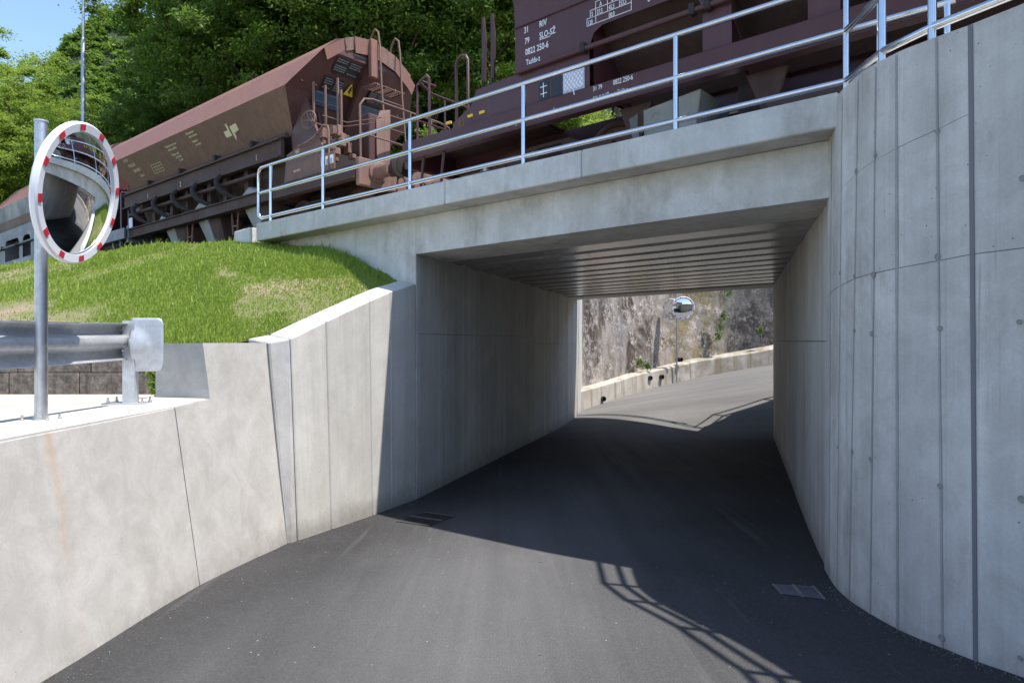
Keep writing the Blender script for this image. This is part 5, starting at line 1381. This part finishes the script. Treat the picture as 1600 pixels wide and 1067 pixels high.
ORD = ['first', 'second', 'third', 'fourth', 'fifth', 'sixth', 'seventh', 'eighth', 'ninth', 'tenth', 'eleventh', 'twelfth', 'thirteenth', 'fourteenth', 'fifteenth', 'sixteenth', 'seventeenth', 'eighteenth', 'nineteenth', 'twentieth', 'twenty first', 'twenty second', 'twenty third', 'twenty fourth', 'twenty fifth', 'twenty sixth', 'twenty seventh', 'twenty eighth', 'twenty ninth', 'thirtieth']
for ri, row in enumerate((row1, row2, row3)):
    row = [t for t in row if -.86 < t[0] < .2]
    for ti, (q, y, k, s) in enumerate(row):
        x = q*y; z = hz_at(x, y)-.25
        lim = interp(q, [(-.72, .44), (-.66, .41), (-.60, .36), (-.55, .35), (-.51, .42), (-.46, .62), (-.43, .9)])+rng.uniform(-.03, .02)
        if q < -.435: s = min(s, max(.3, (2.3+lim*y-z)/{'lightA': 12.6, 'lightB': 13.2, 'midA': 13.2}.get(k, 16)))
        depth = ('front', 'second', 'highest')[ri]
        plant(k, x, y, z, s, rng.uniform(0, 6.28), f'{words_[k]}, {ORD[ti]} from the left in the {depth} row of the wood', 'tree', 'trees of the wood behind the train')
# undergrowth at the foot of the slope, bright where the sun reaches it
for i in range(30):
    q = -.74+i*.042; y = interp(q, [(-.8, 27), (-.5, 24), (-.3, 22.6), (0, 21.8), (.1, 23.6), (.5, 27), (.9, 27)])+rng.uniform(-.5, .8)
    if 0 < q < .55: y += 3.2
    x = q*y; k = 'bush' if (i % 3 or q > 0) else 'bushd'
    plant(k, x, y, hz_at(x, y)-.2, rng.uniform(.9, 1.35), rng.uniform(0, 6.28), f'bright leafy bush at the foot of the wood, {ORD[i]} from the left', 'bush', 'bushes at the foot of the wood', 'bush')
# distant canopy as one mass
V, F = leaves(3200, 55, 1, 1, 1, 0, .34, 91, flat=.6)
r9 = np.random.RandomState(9); cl = np.zeros((3200, 3))
for i in range(3200):
    jx = r9.uniform(-170, -80); jy = r9.uniform(0, 1); e = sm(jy)
    cl[i] = (jx, 120+jy*90, 2.5+e*(42+52*sm((jx+160)/40)+6*mn.noise(Vector((jx*.03, (120+jy*90)*.03, 0)))))
off = V.reshape(3200, 55*4, 3); off = (off-off.mean(axis=1, keepdims=True))*2.3
V = (off+cl[:, None, :]).reshape(-1, 3)
fo = bpy.data.objects.new('forest', np_mesh('forest', V, F, M['leaf_dark'])); C.objects.link(fo)
tag(fo, 'distant wooded ridge seen between the trees under the sky', 'forest', kind='stuff')

# moss and small plants on the old wall, weed by the guard rail
def tuft(name, spots, per, size, mat, seed, parent=None, clr=.25):
    r = np.random.RandomState(seed); Vs = []; n = 0
    for (x, y, z, s) in spots:
        p = np.array([x, y, z])+r.normal(size=(per, 3))*s*np.array([.5, .25, .6])
        nn = r.normal(size=(per, 3))+np.array([.3, -.8, .6]); nn /= np.linalg.norm(nn, axis=1)[:, None]
        a = np.cross(nn, r.normal(size=(per, 3))); a /= np.linalg.norm(a, axis=1)[:, None]; b = np.cross(nn, a)
        sz = (size*(.6+.8*r.rand(per)))[:, None]
        Vs.append(np.stack([p-a*sz, p+b*sz*.5, p+a*sz, p-b*sz*.5], 1).reshape(-1, 3))
    V = np.concatenate(Vs); n = len(V)//4; o = np.arange(n)*4
    me = np_mesh(name, V-(np.array(parent.location) if parent else 0), np.stack([o, o+1, o+2, o+3], 1), mat)
    ob = bpy.data.objects.new(name, me); C.objects.link(ob); ob.parent = parent
    return ob
sp = [(8.0, 26.2, 2.9, .22), (8.15, 26.25, 3.3, .16), (8.3, 26.25, 4.2, .2), (4.6, 24.6, 1.55, .16), (4.9, 24.75, 1.40, .15), (9.6, 26.45, 2.7, .12), (7.9, 26.15, 2.5, .16)]
tuft('moss_plants', sp, 110, .045, M['leaf_dark'], 4, ow)
wd = thing('weed', (-3.86, 7.40, 1.70), 'small bright leafy weed growing beside the guard rail post', 'plant')
wo_ = tuft('foliage', [(-3.86, 7.36, 1.88, .07), (-3.83, 7.36, 1.78, .07), (-3.88, 7.36, 1.96, .05)], 60, .028, M['leaf_light'], 8, wd)
m = MB()
for k in range(4): m.tube([(0, 0, -.02), (.02*k-.03, -.03, .15), (.04*k-.05, -.05, .33)], .004, 4)
m.build('stem', M['leaf_mid'], wd)

# grit and small stones gathered along the foot of the walls
def grit():
    r_ = np.random.RandomState(12); V = []; F = []
    def foot(k):
        u = r_.rand()
        if k < .45: q = cat(RB, 1+u*8); return q[0]-.03-abs(r_.normal())*.07, q[1]+r_.normal()*.02
        if k < .8:
            P = [(-2.77, 3.2), (-2.77, 4.1), (-2.74, 5.2), (-2.71, 6.1), (-2.62, 6.9), (-2.49, 7.7), (-2.43, 7.85), (-1.83, 9.05), (-1.39, 9.96)]
            t = u*(len(P)-1.001); i = int(t); return P[i][0]+(P[i+1][0]-P[i][0])*(t-i)+.03+abs(r_.normal())*.06, P[i][1]+(P[i+1][1]-P[i][1])*(t-i)-.01
        if k < .9: return r_.uniform(-2.4, 2.4), r_.uniform(3.6, 9)
        q = A+tw*(u*9); return q.x+.03+abs(r_.normal())*.05, q.y
    for _ in range(650):
        x, y = foot(r_.rand()); z = roadz(x, y); s_ = r_.uniform(.003, .009)*(1.6 if r_.rand() < .06 else 1)
        o = len(V); c = np.array([[1, 0, 0], [0, 1, 0], [-1, 0, 0], [0, -1, 0], [0, 0, .9], [0, 0, -.5]])*s_*(.7+.6*r_.rand(6, 1))
        a = r_.rand()*6; ca, sa = math.cos(a), math.sin(a)
        for v in c: V.append((x+v[0]*ca-v[1]*sa, y+v[0]*sa+v[1]*ca, z+.002+v[2]))
        F += [(o, o+1, o+4), (o+1, o+2, o+4), (o+2, o+3, o+4), (o+3, o, o+4), (o+1, o, o+5), (o+2, o+1, o+5), (o+3, o+2, o+5), (o, o+3, o+5)]
    ob = bpy.data.objects.new('grit', np_mesh('grit', np.array(V), np.array(F), M['grit'])); C.objects.link(ob)
    tag(ob, 'scattered grit and tiny stones on the asphalt along the wall feet', 'grit', kind='stuff')
M['grit'] = plain('grit_stone', (.10, .095, .088), .9, 0, .4)
grit()
